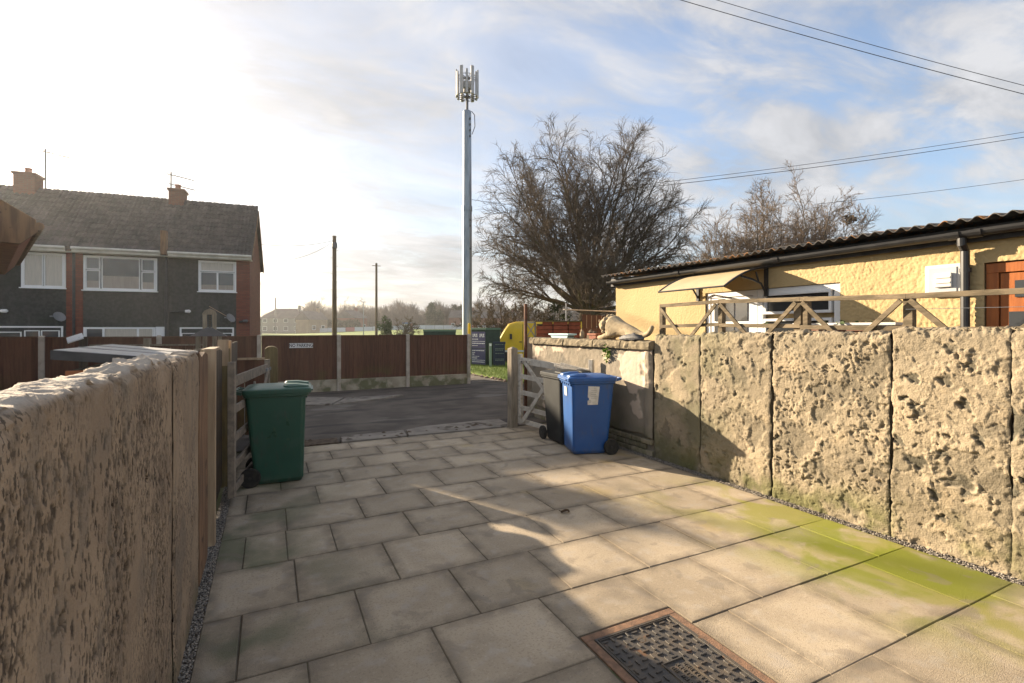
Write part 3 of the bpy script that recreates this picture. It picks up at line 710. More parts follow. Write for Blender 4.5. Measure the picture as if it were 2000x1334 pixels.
# ------------------------------------------------------------------ garden walls
def left_wall():
    t = thing('garden_wall', 'pitted beige rendered wall with broken crumbling top beside left edge of paving', 'wall', (-0.395, 1.5, 0))
    rs = random.Random(21)
    def field(dens, streaks):
        def f(Y, Z):
            D = fbm(Y * 1.2, Z * 0.8, 3, 1) * 0.006 + fbm(Y * 9, Z * 6, 3, 2) * 0.0014
            Wr = np.zeros_like(D)
            y0, y1 = Y[0, 0], Y[-1, 0]; pts = []
            area = (y1 - y0) * 1.55
            for _ in range(int(dens * area)):
                y = rs.uniform(y0, y1); z = rs.uniform(0.02, 1.5)
                band = perlin(np.array([y * 4.0]), np.array([z * 0.7]), 9)[0] + 0.25 * (z > 0.75)
                if band < streaks: continue
                L_ = rs.uniform(0.006, 0.022); w = L_ * rs.uniform(0.22, 0.55)
                pts.append((y, z, L_, w, math.pi / 2 + rs.gauss(0, 0.22), rs.uniform(0.0012, 0.0034), rs.uniform(0.6, 1.0)))
            for _ in range(int(16 * area)):
                y = rs.uniform(y0, y1); z = rs.uniform(0.05, 1.45); L_ = rs.uniform(0.014, 0.034)
                pts.append((y, z, L_, L_ * rs.uniform(0.3, 0.6), math.pi / 2 + rs.gauss(0, 0.4), rs.uniform(0.010, 0.020), 1.0))
            pits(Y, Z, D, Wr, pts, 4.0)
            st = np.clip((perlin(Y * 10, Z * 3.5, 31) + 0.8 * perlin(Y * 30, Z * 15, 33) + 0.6 * perlin(Y * 62, Z * 34, 37) - 0.42) * 3, 0, 1) * np.clip(perlin(Y * 1.6, Z * 0.6, 35) * 1.5 + 0.45, 0, 1)
            zn = np.clip(perlin(Y * 3.2, Z * 1.1, 31) * 1.3 + 0.5 * perlin(Y * 9, Z * 4, 33) + 0.42 + 0.3 * (y0 > 1.5), 0, 1)
            return D, Wr, zn
        return f
    def top(y):
        return 1.497 + 0.010 * perlin(np.array([y * 3.0]), np.array([0.3]), 12)[0] + 0.012 * perlin(np.array([y * 11.0]), np.array([0.7]), 14)[0]
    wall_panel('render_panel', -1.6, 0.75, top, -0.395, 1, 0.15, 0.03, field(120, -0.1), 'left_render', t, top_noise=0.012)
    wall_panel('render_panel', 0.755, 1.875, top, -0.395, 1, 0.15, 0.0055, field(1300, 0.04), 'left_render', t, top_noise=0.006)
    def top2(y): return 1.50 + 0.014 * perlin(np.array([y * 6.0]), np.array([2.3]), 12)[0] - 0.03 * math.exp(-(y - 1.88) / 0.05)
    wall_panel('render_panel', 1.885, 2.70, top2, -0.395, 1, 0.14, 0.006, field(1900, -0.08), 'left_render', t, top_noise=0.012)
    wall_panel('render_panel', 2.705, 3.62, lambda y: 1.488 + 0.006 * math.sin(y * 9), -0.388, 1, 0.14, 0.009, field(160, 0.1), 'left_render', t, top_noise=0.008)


left_wall()


SCARS = [(2.01, .63, .085, .05, .1, .020, 1.0), (1.75, .55, .10, .055, -.2, .020, .9), (1.455, 1.0, .11, .10, 1.0, .022, 1.0), (1.80, 1.49, .05, .035, .2, .02, 1.0), (1.68, 1.38, .035, .05, .2, .022, 1.0),
         (2.03, 1.26, .05, .04, .3, .022, 1.0), (1.83, 1.26, .045, .05, .4, .02, .9), (1.72, 1.10, .05, .042, 1.1, .026, 1.0), (2.0, .99, .035, .05, .5, .02, .9), (2.75, .42, .06, .045, 1.2, .012, .8), (3.6, 1.2, .16, .09, .9, .008, .6), (3.75, 1.42, .12, .05, .4, .008, .6), (4.5, 1.3, .06, .08, .3, .012, .8)]


def right_wall():
    t = thing('garden_wall', 'tall buff roughcast wall in cracked panels with gouges along the right of the drive', 'wall', (4.41, 3.0, 0))
    rs = random.Random(33)
    scars = SCARS
    def field(small, mid, stones, smooth_amt=1.0):
        def f(Y, Z):
            D = fbm(Y * 1.6, Z * 1.6, 3, 41) * 0.012 + fbm(Y * 9 + Z * 3, Z * 11, 4, 44) * 0.0036 * smooth_amt - np.abs(fbm(Y * 17, Z * 17, 3, 48)) * 0.0034 * smooth_amt
            fl = fbm(Y * 4.2, Z * 4.2, 6, 58, .6); f2 = np.clip((fl - 0.05) * 22, 0, 1); D = D + f2 * 0.007 * smooth_amt
            f3 = np.clip((fbm(Y * 2.3, Z * 2.3, 6, 66, .6) - 0.30) * 20, 0, 1); D = D - f3 * 0.010
            Wr = np.maximum((1 - f2) * 0.16, f3 * 0.5); y0, y1 = Y[0, 0], Y[-1, 0]; area = (y1 - y0) * 1.6; pts = []
            for _ in range(int(stones * area)):
                y = rs.uniform(y0, y1); z = rs.uniform(0.25, 1.5); L_ = rs.uniform(0.024, 0.055)
                pts.append((y, z, L_, L_ * rs.uniform(0.45, 0.85), rs.uniform(0, 3.14), rs.uniform(0.014, 0.028), 1.0))
            for _ in range(int(mid * area)):
                y = rs.uniform(y0, y1); z = rs.uniform(0.12, 1.55); L_ = rs.uniform(0.014, 0.032)
                if perlin(np.array([y * 2.2]), np.array([z * 2.2]), 61)[0] < -0.12: continue
                pts.append((y, z, L_, L_ * rs.uniform(0.28, 0.6), rs.gauss(0.6, 0.6), rs.uniform(0.012, 0.026), rs.uniform(0.1, 0.75)))
            for _ in range(int(small * area)):
                y = rs.uniform(y0, y1); z = rs.uniform(0.02, 1.58); L_ = rs.uniform(0.006, 0.014)
                pts.append((y, z, L_, L_ * rs.uniform(0.4, 0.8), rs.uniform(0, 3.14), rs.uniform(0.004, 0.010), rs.uniform(0.1, 0.6)))
            pts += [p for p in scars if y0 < p[0] < y1]
            pits(Y, Z, D, Wr, pts, 4.5)
            return D, Wr
        return f
    def top(h0):
        return lambda y: h0 + 0.008 * perlin(np.array([y * 5.0]), np.array([h0 * 7]), 52)[0] + 0.006 * perlin(np.array([y * 15.0]), np.array([h0 * 5]), 53)[0]
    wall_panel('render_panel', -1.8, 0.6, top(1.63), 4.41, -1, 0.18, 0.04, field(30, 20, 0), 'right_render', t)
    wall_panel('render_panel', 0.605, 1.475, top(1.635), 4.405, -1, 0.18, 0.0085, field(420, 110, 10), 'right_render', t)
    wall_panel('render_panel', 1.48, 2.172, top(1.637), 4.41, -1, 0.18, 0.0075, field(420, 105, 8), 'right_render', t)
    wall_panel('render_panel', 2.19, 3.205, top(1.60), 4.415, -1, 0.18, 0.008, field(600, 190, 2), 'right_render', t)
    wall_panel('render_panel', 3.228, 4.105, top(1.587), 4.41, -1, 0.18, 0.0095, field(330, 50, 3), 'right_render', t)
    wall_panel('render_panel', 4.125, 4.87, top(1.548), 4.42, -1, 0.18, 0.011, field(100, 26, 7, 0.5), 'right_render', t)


right_wall()


def old_wall():
    t = thing('boundary_wall', 'old grey wall with peeling pink render, stone coping and bare bricks at its foot', 'wall', (4.42, 6.5, 0))
    def f(Y, Z):
        D = fbm(Y * 1.5, Z * 1.5, 3, 71) * 0.008 + fbm(Y * 14, Z * 14, 3, 73) * 0.003
        p = fbm(Y * 2.0, Z * 2.3, 4, 77) + 0.35 * np.exp(-((Y - 5.05) / 0.45) ** 2 - ((Z - 1.08) / 0.25) ** 2) * 2 + 0.3 * np.exp(-((Z - 1.3) / 0.09) ** 2)
        peel = np.clip((p - 0.42) * 9, 0, 1)
        D = D + peel * 0.007
        edge = np.exp(-((Y - 4.97) / 0.05) ** 2); D = D + 0.022 * np.clip(edge * 1.5, 0, 1)
        D = np.where(Z < 0.235 + 0.05 * perlin(Y * 3, Y * 0 + .5, 79), D - 0.045, D)
        return D, peel
    wall_panel('rendered_face', 4.885, 8.12, lambda y: 1.375, 4.41, -1, 0.22, 0.012, f, 'old_render', t, attr='peel', zmax=1.375)
    rs = random.Random(8); y = 4.885
    while y < 8.1:
        L_ = min(rs.uniform(0.5, 0.9), 8.14 - y)
        b = MB(); n = 10; vv = []
        prof = [(-0.055, 0), (-0.06, 0.035), (-0.05, 0.095), (-0.02, 0.112), (0.2, 0.115), (0.29, 0.09), (0.29, 0)]
        for i in range(n + 1):
            for (px, pz) in prof:
                vv.append((4.41 + px + rs.gauss(0, 0.006), y + 0.006 + (L_ - 0.012) * i / n, 1.372 + max(0, pz + (rs.gauss(0, 0.007) if pz else 0))))
        k = len(prof); ff = [tuple(range(k)), tuple(range(n * k, n * k + k))[::-1]]
        for i in range(n):
            for j in range(k): ff.append((i * k + j, i * k + (j + 1) % k, i * k + k + (j + 1) % k, i * k + k + j)[::-1])
        b.add(vv, ff); b.build('coping_stone', 'coping', t, W=True, bevel=0.006, seg=1); y += L_
    for c in range(3):
        yy = 4.90 + (0.11 if c % 2 else 0.0)
        while yy < 6.1:
            w = rs.uniform(0.195, 0.22)
            b = MB().bx(-0.03, 0.05, 0, w - 0.012, 0, 0.062)
            b.build('brick', 'old_brick', t, loc=(4.432 - 4.42 + rs.uniform(-.008, .006), yy - 6.5, 0.004 + c * 0.073), bevel=0.007, seg=1); yy += w


old_wall()


# ------------------------------------------------------------------ wheelie bins
def rrect(hx, hy, r, z, n=4, cx=0, cy=0):
    pts = []
    for q, (sx, sy) in enumerate(((1, 1), (-1, 1), (-1, -1), (1, -1))):
        for k in range(n):
            a = (q + k / (n - 1)) * math.pi / 2
            pts.append((cx + sx * (hx - r) + r * math.cos(a), cy + sy * (hy - r) + r * math.sin(a), z))
    return pts


def loft(b, rings, mi=0, cap0=True, cap1=True):
    n = len(rings[0]); vv = [p for r in rings for p in r]; ff = []
    for i in range(len(rings) - 1):
        for k in range(n): ff.append((i * n + k, i * n + (k + 1) % n, (i + 1) * n + (k + 1) % n, (i + 1) * n + k))
    if cap0: ff.append(tuple(range(n))[::-1])
    if cap1: ff.append(tuple(range((len(rings) - 1) * n, len(rings) * n)))
    b.add(vv, ff, mi)


def wheelie_bin(colour, label, loc, rz):
    """front faces local -x, wheels and handle at +x"""
    m = M['bin_' + colour]
    t = thing('wheelie_bin', label, 'wheelie bin', loc, rz, 'wheelie bins on the drive')
    b = MB()
    loft(b, [rrect(0.215, 0.205, 0.03, 0.012, cx=-0.03), rrect(0.235, 0.225, 0.035, 0.05, cx=-0.03), rrect(0.262, 0.24, 0.04, 0.45, cx=-0.012), rrect(0.288, 0.258, 0.045, 0.90, cx=0.0), rrect(0.29, 0.26, 0.045, 0.945, cx=0.0)])
    b.build('body', m, t, smooth=False)
    rim = MB(); loft(rim, [rrect(0.305, 0.270, 0.05, 0.925, cx=0.0), rrect(0.318, 0.280, 0.05, 0.935, cx=-0.006), rrect(0.318, 0.280, 0.05, 0.972, cx=-0.006), rrect(0.32, 0.28, 0.05, 0.978, cx=-0.004)])
    rim.build('rim', m, t, bevel=0.003)
    lid = MB()
    loft(lid, [rrect(0.328, 0.290, 0.04, 0.960, cx=-0.01), rrect(0.332, 0.293, 0.04, 0.964, cx=-0.012), rrect(0.332, 0.293, 0.04, 1.004, cx=-0.012), rrect(0.322, 0.282, 0.04, 1.012, cx=-0.010), rrect(0.29, 0.245, 0.06, 1.022, cx=0.0), rrect(0.22, 0.17, 0.06, 1.034, cx=0.02), rrect(0.1, 0.08, 0.05, 1.04, cx=0.03)])
    lo = lid.build('lid', m, t, bevel=0.0025)
    g = MB()   # raised lifting grips moulded on the front corners
    for s in (-1, 1):
        loft(g, [rrect(0.13, 0.085, 0.05, 1.0, cx=-0.20, cy=s * 0.165), rrect(0.125, 0.08, 0.05, 1.036, cx=-0.19, cy=s * 0.165), rrect(0.07, 0.04, 0.035, 1.054, cx=-0.15, cy=s * 0.16)])
    g.bx(-0.362, -0.31, -0.20, 0.20, 0.972, 0.988)
    g.build('lid_grip', m, lo, bevel=0.004)
    sk = MB()
    for k in range(5):
        y = -0.2 + k * 0.1
        sk.prism([(y - 0.035, 0.93), (y + 0.035, 0.93), (y + 0.016, 0.90), (y - 0.016, 0.90)], 'x', -0.303, -0.281)
    sk.build('comb_ribs', m, t)
    h = MB()
    h.tube([(0.40, -0.2, 0.985), (0.40, 0.2, 0.985)], 0.014, 10)
    for y in (-0.2, -0.07, 0.07, 0.2): h.bar((0.325, y, 0.965), (0.40, y, 0.985), 0.02, 0.035)
    h.build('handle', m, t)
    ax = MB(); ax.tube([(0.24, -0.27, 0.10), (0.24, 0.27, 0.10)], 0.011, 8); ax.build('axle', 'dark_metal', t)
    for s in (-1, 1):
        w = MB(); w.lathe([(0.055, -0.022), (0.092, -0.024), (0.10, -0.014), (0.10, 0.014), (0.092, 0.024), (0.055, 0.022)], 24, (0.24, s * 0.268, 0.10), 'y')
        wo = w.build('wheel', 'rubber', t, bevel=0.002)
        hb = MB(); hb.lathe([(0.056, -0.017), (0.056, 0.017)], 20, (0.24, s * 0.268, 0.10), 'y'); hb.lathe([(0.018, -0.03), (0.014, 0.032)], 12, (0.24, s * 0.268, 0.10), 'y')
        hb.build('hub', 'hub', wo)
    return t


blue = wheelie_bin('blue', 'blue wheelie bin with white paper label against the old wall', (3.865, 5.55, 0.0), R(-17))
black = wheelie_bin('black', 'narrow view of black wheelie bin behind the blue bin by the white gate', (3.93, 6.17, 0.0), R(86))
green = wheelie_bin('green', 'dark green wheelie bin with worn stencil beside the left timber gate', (0.085, 6.02, 0.0), R(176))


def on_side(mb, name, m, parent, off=0.0, **k):
    return mb.build(name, m, parent, **k)


# stickers follow the sloping faces of the blue bin
sl = math.atan((0.262 - 0.24) / 0.45)
lab = MB(); lab.prism([(-0.075, 0), (0.062, 0.0), (0.085, 0.235), (-0.068, 0.245), (-0.075, 0.1), (-0.058, 0.09), (-0.056, 0.06), (-0.076, 0.055)], 'y', -0.0012, 0.0)
lo = lab.build('paper_label', 'paper', blue); lo.location = (0.0, -0.2515, 0.655); lo.rotation_euler = (R(2.3), 0, 0)
pr = MB(); rs = random.Random(4)
for k in range(5): pr.bx(-0.03, 0.05 - rs.random() * 0.03, -0.0022, -0.0012, 0.085 + k * 0.024, 0.090 + k * 0.024)
for k in range(16):
    a0 = k * 6.283 / 16; pr.bar((-0.045 + 0.013 * math.cos(a0), -0.0017, 0.045 + 0.013 * math.sin(a0)), (-0.045 + 0.013 * math.cos(a0 + .4), -0.0017, 0.045 + 0.013 * math.sin(a0 + .4)), 0.001, 0.004, (1, 0, 0))
pr.build('label_print', 'grey_print', lo)
fs = MB().bx(-0.0012, 0.0, -0.055, 0.055, 0, 0.12); fo = fs.build('front_sticker', 'paper', blue); fo.location = (-0.2885, 0.03, 0.75); fo.rotation_euler = (0, R(-4.2), 0)
# faded stencil on the green bin, worn to smears
for (x, z, w, h, tilt) in ((0.01, 0.55, 0.035, 0.12, 0.1), (0.04, 0.54, 0.02, 0.10, -0.5), (-0.11, 0.66, 0.03, 0.10, 0.1), (-0.12, 0.47, 0.05, 0.02, 0.0), (0.08, 0.50, 0.05, 0.02, 0.4)):
    q = MB().prism([(-w / 2, -h / 2), (w / 2, -h * .4), (w * .3, h / 2), (-w * .2, h * .45)], 'y', 0, 0.0012)
    y = 0.24 + (z - 0.45) * (0.018 / 0.45) + 0.001
    o = q.build('worn_mark', 'worn_mark', green); o.location = (x, y, z); o.rotation_euler = (R(-2.3), tilt, 0)


# ------------------------------------------------------------------ gates and posts
def five_bar_gate(label, a, b, ha, hb, m, flip, name='field_gate', broken=False):
    """a = hinge end, b = latch end (x, y); heights of the top rail at both ends"""
    A = Vector((a[0], a[1], 0)); B = Vector((b[0], b[1], 0)); d = (B - A); L_ = d.length
    t = thing(name, label, 'gate', tuple(A), math.atan2(d.y, d.x))
    MB().bx(-0.005, 0.065, -0.03, 0.03, 0.06, ha + 0.06).build('stile', m, t, bevel=0.005)
    MB().bx(L_ - 0.07, L_, -0.03, 0.03, 0.06 - (ha - hb), hb + 0.14).build('stile', m, t, bevel=0.005)
    rails = [(1.0, 0.105), (0.73, 0.075), (0.50, 0.075), (0.28, 0.075), (0.09, 0.075)]
    for k, (f, h) in enumerate(rails):
        y = 0.0
        za, zb = ha * f - (0.05 if k == 0 else 0), ha * f - (ha - hb) - (0.05 if k == 0 else 0)
        q = MB().bar((0.062, y, za), (L_ - 0.066, y, zb), 0.026, h, (0, 0, 1)); q.build('rail', m, t, bevel=0.004)
    s = 0.034 * flip
    q = MB().bar((0.10, s, ha * 0.08), (L_ * 0.55, s, ha * 0.88), 0.02, 0.065); q.build('brace', m, t, bevel=0.003)
    q = MB().bar((0.16, s, ha * 0.95), (L_ * 0.50, s, ha * 0.50), 0.02, 0.055); q.build('brace', m, t, bevel=0.003) if not broken else None
    if broken:
        q = MB().bar((0.16, s * 1.02, ha * 0.93), (L_ * 0.42, s * 1.02, ha * 0.52), 0.02, 0.055); q.build('brace', m, t, bevel=0.003)
        q = MB().bar((L_ * 0.62, s * 1.9, hb + 0.055), (L_ - 0.03, s * 1.9, hb - 0.03), 0.018, 0.05); q.build('splintered_rail', m, t, bevel=0.003)
        q = MB().bar((L_ * 0.55, s * 2.6, hb + 0.03), (L_ - 0.12, s * 2.6, hb - 0.06), 0.016, 0.035); q.build('splintered_rail', m, t, bevel=0.003)
    hg = MB().bx(-0.03, 0.26, s * 0.6 - 0.018, s * 0.6 + 0.018, ha - 0.085, ha - 0.045); hg.build('hinge_strap', 'metal_grey' if not broken else m, t, bevel=0.002)
    for x in (0.09, 0.2): MB().lathe([(0.012, -0.004), (0.012, 0.004)], 8, (x, s * 0.6 + 0.02 * flip, ha - 0.065), 'y').build('bolt', 'dark_metal', t)
    return t


five_bar_gate('peeling white five bar timber gate with splintered end standing open by the bins', (3.775, 7.41), (4.33, 6.06), 1.165, 1.045, 'gate_white', -1, broken=True)
five_bar_gate('grey weathered five bar timber gate standing open behind the green bin', (-0.015, 7.36), (-0.315, 5.25), 1.18, 1.195, 'gate_grey', 1)


def post(name, label, x, y, w, h, m, cap='pyramid', group=None, rz=0.0, d=None):
    b = MB(); d = d or w
    if cap == 'pyramid':
        b.add([(-w / 2, -d / 2, 0), (w / 2, -d / 2, 0), (w / 2, d / 2, 0), (-w / 2, d / 2, 0), (-w / 2, -d / 2, h - w * .28), (w / 2, -d / 2, h - w * .28), (w / 2, d / 2, h - w * .28), (-w / 2, d / 2, h - w * .28), (0, 0, h)],
              [(3, 2, 1, 0), (0, 1, 5, 4), (1, 2, 6, 5), (2, 3, 7, 6), (3, 0, 4, 7), (4, 5, 8), (5, 6, 8), (6, 7, 8), (7, 4, 8)])
    elif cap == 'round':
        pr_ = [(-w / 2, 0), (w / 2, 0)] + [(w / 2 * math.cos(a), h - w * .35 + w * .35 * math.sin(a)) for a in [i * math.pi / 8 for i in range(9)]]
        b.prism(pr_, 'y', -d / 2, d / 2)
    else: b.bx(-w / 2, w / 2, -d / 2, d / 2, 0, h)
    o = b.build(name, m, loc=(x, y, -0.01), rz=rz, bevel=0.004)
    return tag(o, label, 'post', group)


post('gate_post', 'square timber gate post with pointed top at the white gate hinge', 3.665, 7.43, 0.125, 1.36, 'grey_wood', rz=R(8))
post('gate_post', 'round topped mossy gate post behind the grey gate at lane edge', 0.03, 7.50, 0.16, 1.42, 'olive_wood', 'round')


def left_fence():
    # old brown plank at the end of the wall, then pale post, dark slats, olive post
    t = thing('plank_fence', 'short run of dark slats and posts between left wall and grey gate', 'fence', (-0.42, 4.8, 0))
    b = MB(); rs = random.Random(12); n = 8
    b.add([(0, 0, 0.03), (0, 0.46, 0.03), (0, 0.46, 1.46), (0, 0.30, 1.485), (0, 0.12, 1.46), (0, 0, 1.49), (0.03, 0, 0.03), (0.03, 0.46, 0.03), (0.03, 0.46, 1.46), (0.03, 0.30, 1.485), (0.03, 0.12, 1.46), (0.03, 0, 1.49)],
          [(0, 1, 2, 3, 4, 5), (11, 10, 9, 8, 7, 6)] + [(i, (i + 1) % 6, 6 + (i + 1) % 6, 6 + i)[::-1] for i in range(6)])
    b.build('wide_plank', 'plank_brown', t, loc=(0.0, -1.16, 0))
    b = MB().bx(-0.03, 0.045, -0.04, 0.04, 0, 1.49); o = b.build('post', 'pale_wood', t, loc=(0.01, -0.42, 0.0), bevel=0.004); o.rotation_euler = (R(-1.6), 0, 0)
    for k in range(11):
        y = -0.73 + k * 0.165 + rs.uniform(-.002, .002)
        MB().bx(-0.03, -0.012, 0, 0.161, 0.05, 1.43 + rs.uniform(-0.03, 0.03)).build('slat', 'dark_wood', t, loc=(0.0, y, 0), bevel=0.003)
    for k in range(17):
        y = 1.24 + k * 0.151
        MB().bx(-0.03, -0.010, 0, 0.146, 0.03, 1.46 + rs.uniform(-0.008, 0.008)).build('slat', 'dark_wood', t, loc=(0.0, y, 0), bevel=0.003)
    for z in (0.35, 1.15): MB().bx(-0.07, -0.032, -0.4, 3.8, z, z + 0.08).build('rail', 'dark_wood', t)
    MB().bx(-0.05, 0.03, -0.36, 0.28, 1.46, 1.485).build('top_rail', 'pale_wood', t, bevel=0.003)
    p = MB().bx(-0.05, 0.055, -0.05, 0.05, 0, 1.44).build('post', 'olive_wood', t, loc=(0.0, 1.16, 0), bevel=0.004)
    MB().bx(-0.055, 0.045, -0.056, -0.044, 1.26, 1.53).build('post_sleeve', 'pale_wood', t, loc=(0.0, 1.16, 0), bevel=0.003)
    MB().bx(0.03, 0.06, -0.03, 0.045, 1.0, 1.52).build('post_sleeve', 'pale_wood', t, loc=(0.005, 1.18, 0), bevel=0.003)


left_fence()
b = thing('low_fence', 'low brown board fence with pale top rail beyond the grey gate', 'fence', (-0.55, 8.6, 0))
MB().bx(-0.75, 0.5, -0.03, 0.03, 1.17, 1.20).build('top_rail', 'pale_wood', b)
for k in range(9): MB().bx(-0.745 + k * 0.138, -0.745 + k * 0.138 + 0.13, -0.012, 0.006, 0.02, 1.165).build('board', 'fence_brown', b)


# ------------------------------------------------------------------ lane fence with NO PARKING sign
def lane_fence():
    t = thing('closeboard_fence', 'long brown closeboard fence with concrete posts across the lane', 'fence', (0, 14.0, 0))
    xs = [-12.0, -10.1, -8.2, -6.25, -4.38, -2.3, -0.22, 1.69, 3.56, 5.42]
    rs = random.Random(14)
    for i, x in enumerate(xs):
        b = MB()
        b.add([(x - .05, -.05, -.02), (x + .05, -.05, -.02), (x + .05, .05, -.02), (x - .05, .05, -.02), (x - .05, -.05, 1.47), (x + .05, -.05, 1.47), (x + .05, .05, 1.47), (x - .05, .05, 1.47), (x - .03, -.03, 1.50), (x + .03, -.03, 1.50), (x + .03, .03, 1.50), (x - .03, .03, 1.50)],
              [(3, 2, 1, 0), (0, 1, 5, 4), (1, 2, 6, 5), (2, 3, 7, 6), (3, 0, 4, 7), (4, 5, 9, 8), (5, 6, 10, 9), (6, 7, 11, 10), (7, 4, 8, 11), (8, 9, 10, 11)])
        b.build('post', 'con_post', t, bevel=0.006)
    for x0, x1 in zip(xs[:-1], xs[1:]):
        MB().bx(x0 + .052, x1 - .052, -.02, .02, -.02, .29).build('gravel_board', 'con_board', t, bevel=0.006)
        n = 16; w = (x1 - x0 - 0.11) / n
        top = 1.455 + rs.uniform(-.008, .008)
        for k in range(n):
            xa = x0 + .055 + k * w
            b = MB(); tilt = 0.008
            b.add([(xa, -.018, .295), (xa + w + .006, -.018 + tilt + .004, .295), (xa + w + .006, -.002 + tilt, .295), (xa, -.002, .295),
                   (xa, -.018, top), (xa + w + .006, -.018 + tilt + .004, top), (xa + w + .006, -.002 + tilt, top), (xa, -.002, top)],
                  [(3, 2, 1, 0), (4, 5, 6, 7), (0, 1, 5, 4), (1, 2, 6, 5), (2, 3, 7, 6), (3, 0, 4, 7)])
            b.build('board', 'fence_brown', t)
        for z in (.5, .9, 1.3): MB().bx(x0 + .052, x1 - .052, .016, .05, z, z + .07).build('rail', 'fence_brown', t)
        MB().bx(x0 + .052, x1 - .052, -.03, .03, top + .001, top + .022).build('capping_rail', 'fence_brown', t)
    s = thing('parking_sign', 'small white NO PARKING sign fixed to the brown lane fence', 'sign', (0.755, 13.97, 1.215), 0)
    MB().bx(-0.285, 0.285, -0.006, 0.004, -0.06, 0.06).build('plate', 'white_sign', s, bevel=0.002)
    me = text_mesh('NO PARKING', 0.118, 0.0015); o = link('lettering', me, 'ink', s); o.scale = (.80, 1, 1); o.location = (0, -0.008, 0.0); o.rotation_euler = (R(90), 0, 0)


lane_fence()


# ------------------------------------------------------------------ behind the left wall: store, bird table, low fence, garage roof
def store():
    t = thing('garden_store', 'low orange timber garden store with pale felt roof behind left wall', 'shed', (-0.95, 4.9, 0))
    MB().bx(-0.27, 0.27, -0.55, 0.62, 0.0, 1.36).build('carcass', 'dark_wood', t)
    for k in range(12):
        z = 0.02 + k * 0.112
        if z + .108 < 1.37: MB().bx(-0.285, 0.285, -0.575, -0.553, z, z + 0.106).build('cladding_board', 'shed_orange', t, bevel=0.003)
    b = MB(); x0, x1, y0, y1 = -0.33, 0.34, -0.63, 0.72
    za, zb = 1.475, 1.40
    b.add([(x0, y0, za), (x1, y0, zb), (x1, y1, zb), (x0, y1, za), (x0, y0, za + .03), (x1, y0, zb + .03), (x1, y1, zb + .03), (x0, y1, za + .03)],
          [(3, 2, 1, 0), (4, 5, 6, 7), (0, 1, 5, 4), (1, 2, 6, 5), (2, 3, 7, 6), (3, 0, 4, 7)])
    r = b.build('roof', 'felt', t, bevel=0.004)
    b = MB(); b.add([(x0 - .01, y0 - .014, za - .035), (x1 + .01, y0 - .014, zb - .035), (x1 + .01, y0 - .002, zb - .035), (x0 - .01, y0 - .002, za - .035), (x0 - .01, y0 - .014, za + .026), (x1 + .01, y0 - .014, zb + .026), (x1 + .01, y0 - .002, zb + .026), (x0 - .01, y0 - .002, za + .026)],
          [(3, 2, 1, 0), (4, 5, 6, 7), (0, 1, 5, 4), (1, 2, 6, 5), (2, 3, 7, 6), (3, 0, 4, 7)])
    b.build('fascia', 'felt_edge', r)
    for f in (0.33, 0.64):
        yy = y0 + (y1 - y0) * f
        MB().bar((x0 + .01, yy, za + .032), (x1 - .01, yy, zb + .032), 0.02, 0.006).build('felt_seam', 'felt', r)


store()


def bird_table():
    t = thing('bird_table', 'wooden bird table with dark pitched roof seen over the left slats', 'bird table', (-0.92, 9.9, 0))
    MB().bx(-.04, .04, -.04, .04, 0, 1.28).build('post', 'grey_wood', t)
    MB().bx(-.2, .2, -.16, .16, 1.28, 1.31).build('tray', 'grey_wood', t, bevel=.003)
    for x in (-.16, .16):
        for y in (-.13, .13): MB().bx(x - .02, x + .02, y - .02, y + .02, 1.31, 1.53).build('upright', 'grey_wood', t)
    MB().add([(-.27, -.2, 1.52), (.27, -.2, 1.52), (.27, .2, 1.52), (-.27, .2, 1.52), (-.04, 0, 1.67), (.04, 0, 1.67)], [(3, 2, 1, 0), (0, 1, 5, 4), (1, 2, 5), (2, 3, 4, 5), (3, 0, 4)]).build('roof', 'felt_edge', t)
    for s in (-1, 1): MB().bar((s * .16, -.02, 1.31), (s * .30, -.02, 1.12), .03, .03).build('brace', 'grey_wood', t)
    f = thing('hanging_frame', 'narrow wooden frame with a hanging chain rising behind the bird table', 'feeder frame', (-0.93, 10.25, 0))
    for x in (-.085, .06): MB().bx(x - .035, x + .03, -.03, .03, 0, 1.93).build('upright', 'grey_wood', f, bevel=.004)
    MB().prism([(-.13, 1.90), (.10, 1.90), (.07, 1.97), (-.01, 2.01), (-.09, 1.97)], 'y', -.035, .035).build('crosspiece', 'grey_wood', f)
    c = MB()
    for k in range(8): c.lathe([(.012, -.008), (.016, 0), (.012, .008)], 6, (-.012, 0, 1.88 - k * .035))
    c.build('chain', 'dead_leaf', f)


bird_table()
t = thing('garden_fence', 'low dark garden fence with pale top rail left of the bird table', 'fence', (-2.2, 12.2, 0), R(-14))
for k in range(14): MB().bx(-0.98 + k * 0.14, -0.98 + k * 0.14 + 0.134, -.01, .01, 0.02, 1.30).build('board', 'fence_brown', t)
MB().bx(-1.0, 1.0, -.03, .03, 1.305, 1.335).build('top_rail', 'grey_wood', t)
MB().bx(-.05, .05, -.05, .05, 0, 1.46).build('post', 'grey_wood', t)
t = thing('lamp_post', 'short dark post with tilted pale solar cap over the shed roof', 'garden lamp', (-3.0, 11.4, 0), R(10))
MB().bx(-.06, .06, -.06, .06, 0, 1.50).build('post', 'dark_wood', t)
q = MB().bx(-.17, .06, -.10, .10, -.012, .012).build('solar_cap', 'upvc', t, bevel=.004); q.location = (-.06, -.02, 1.50); q.rotation_euler = (R(28), R(-22), 0)


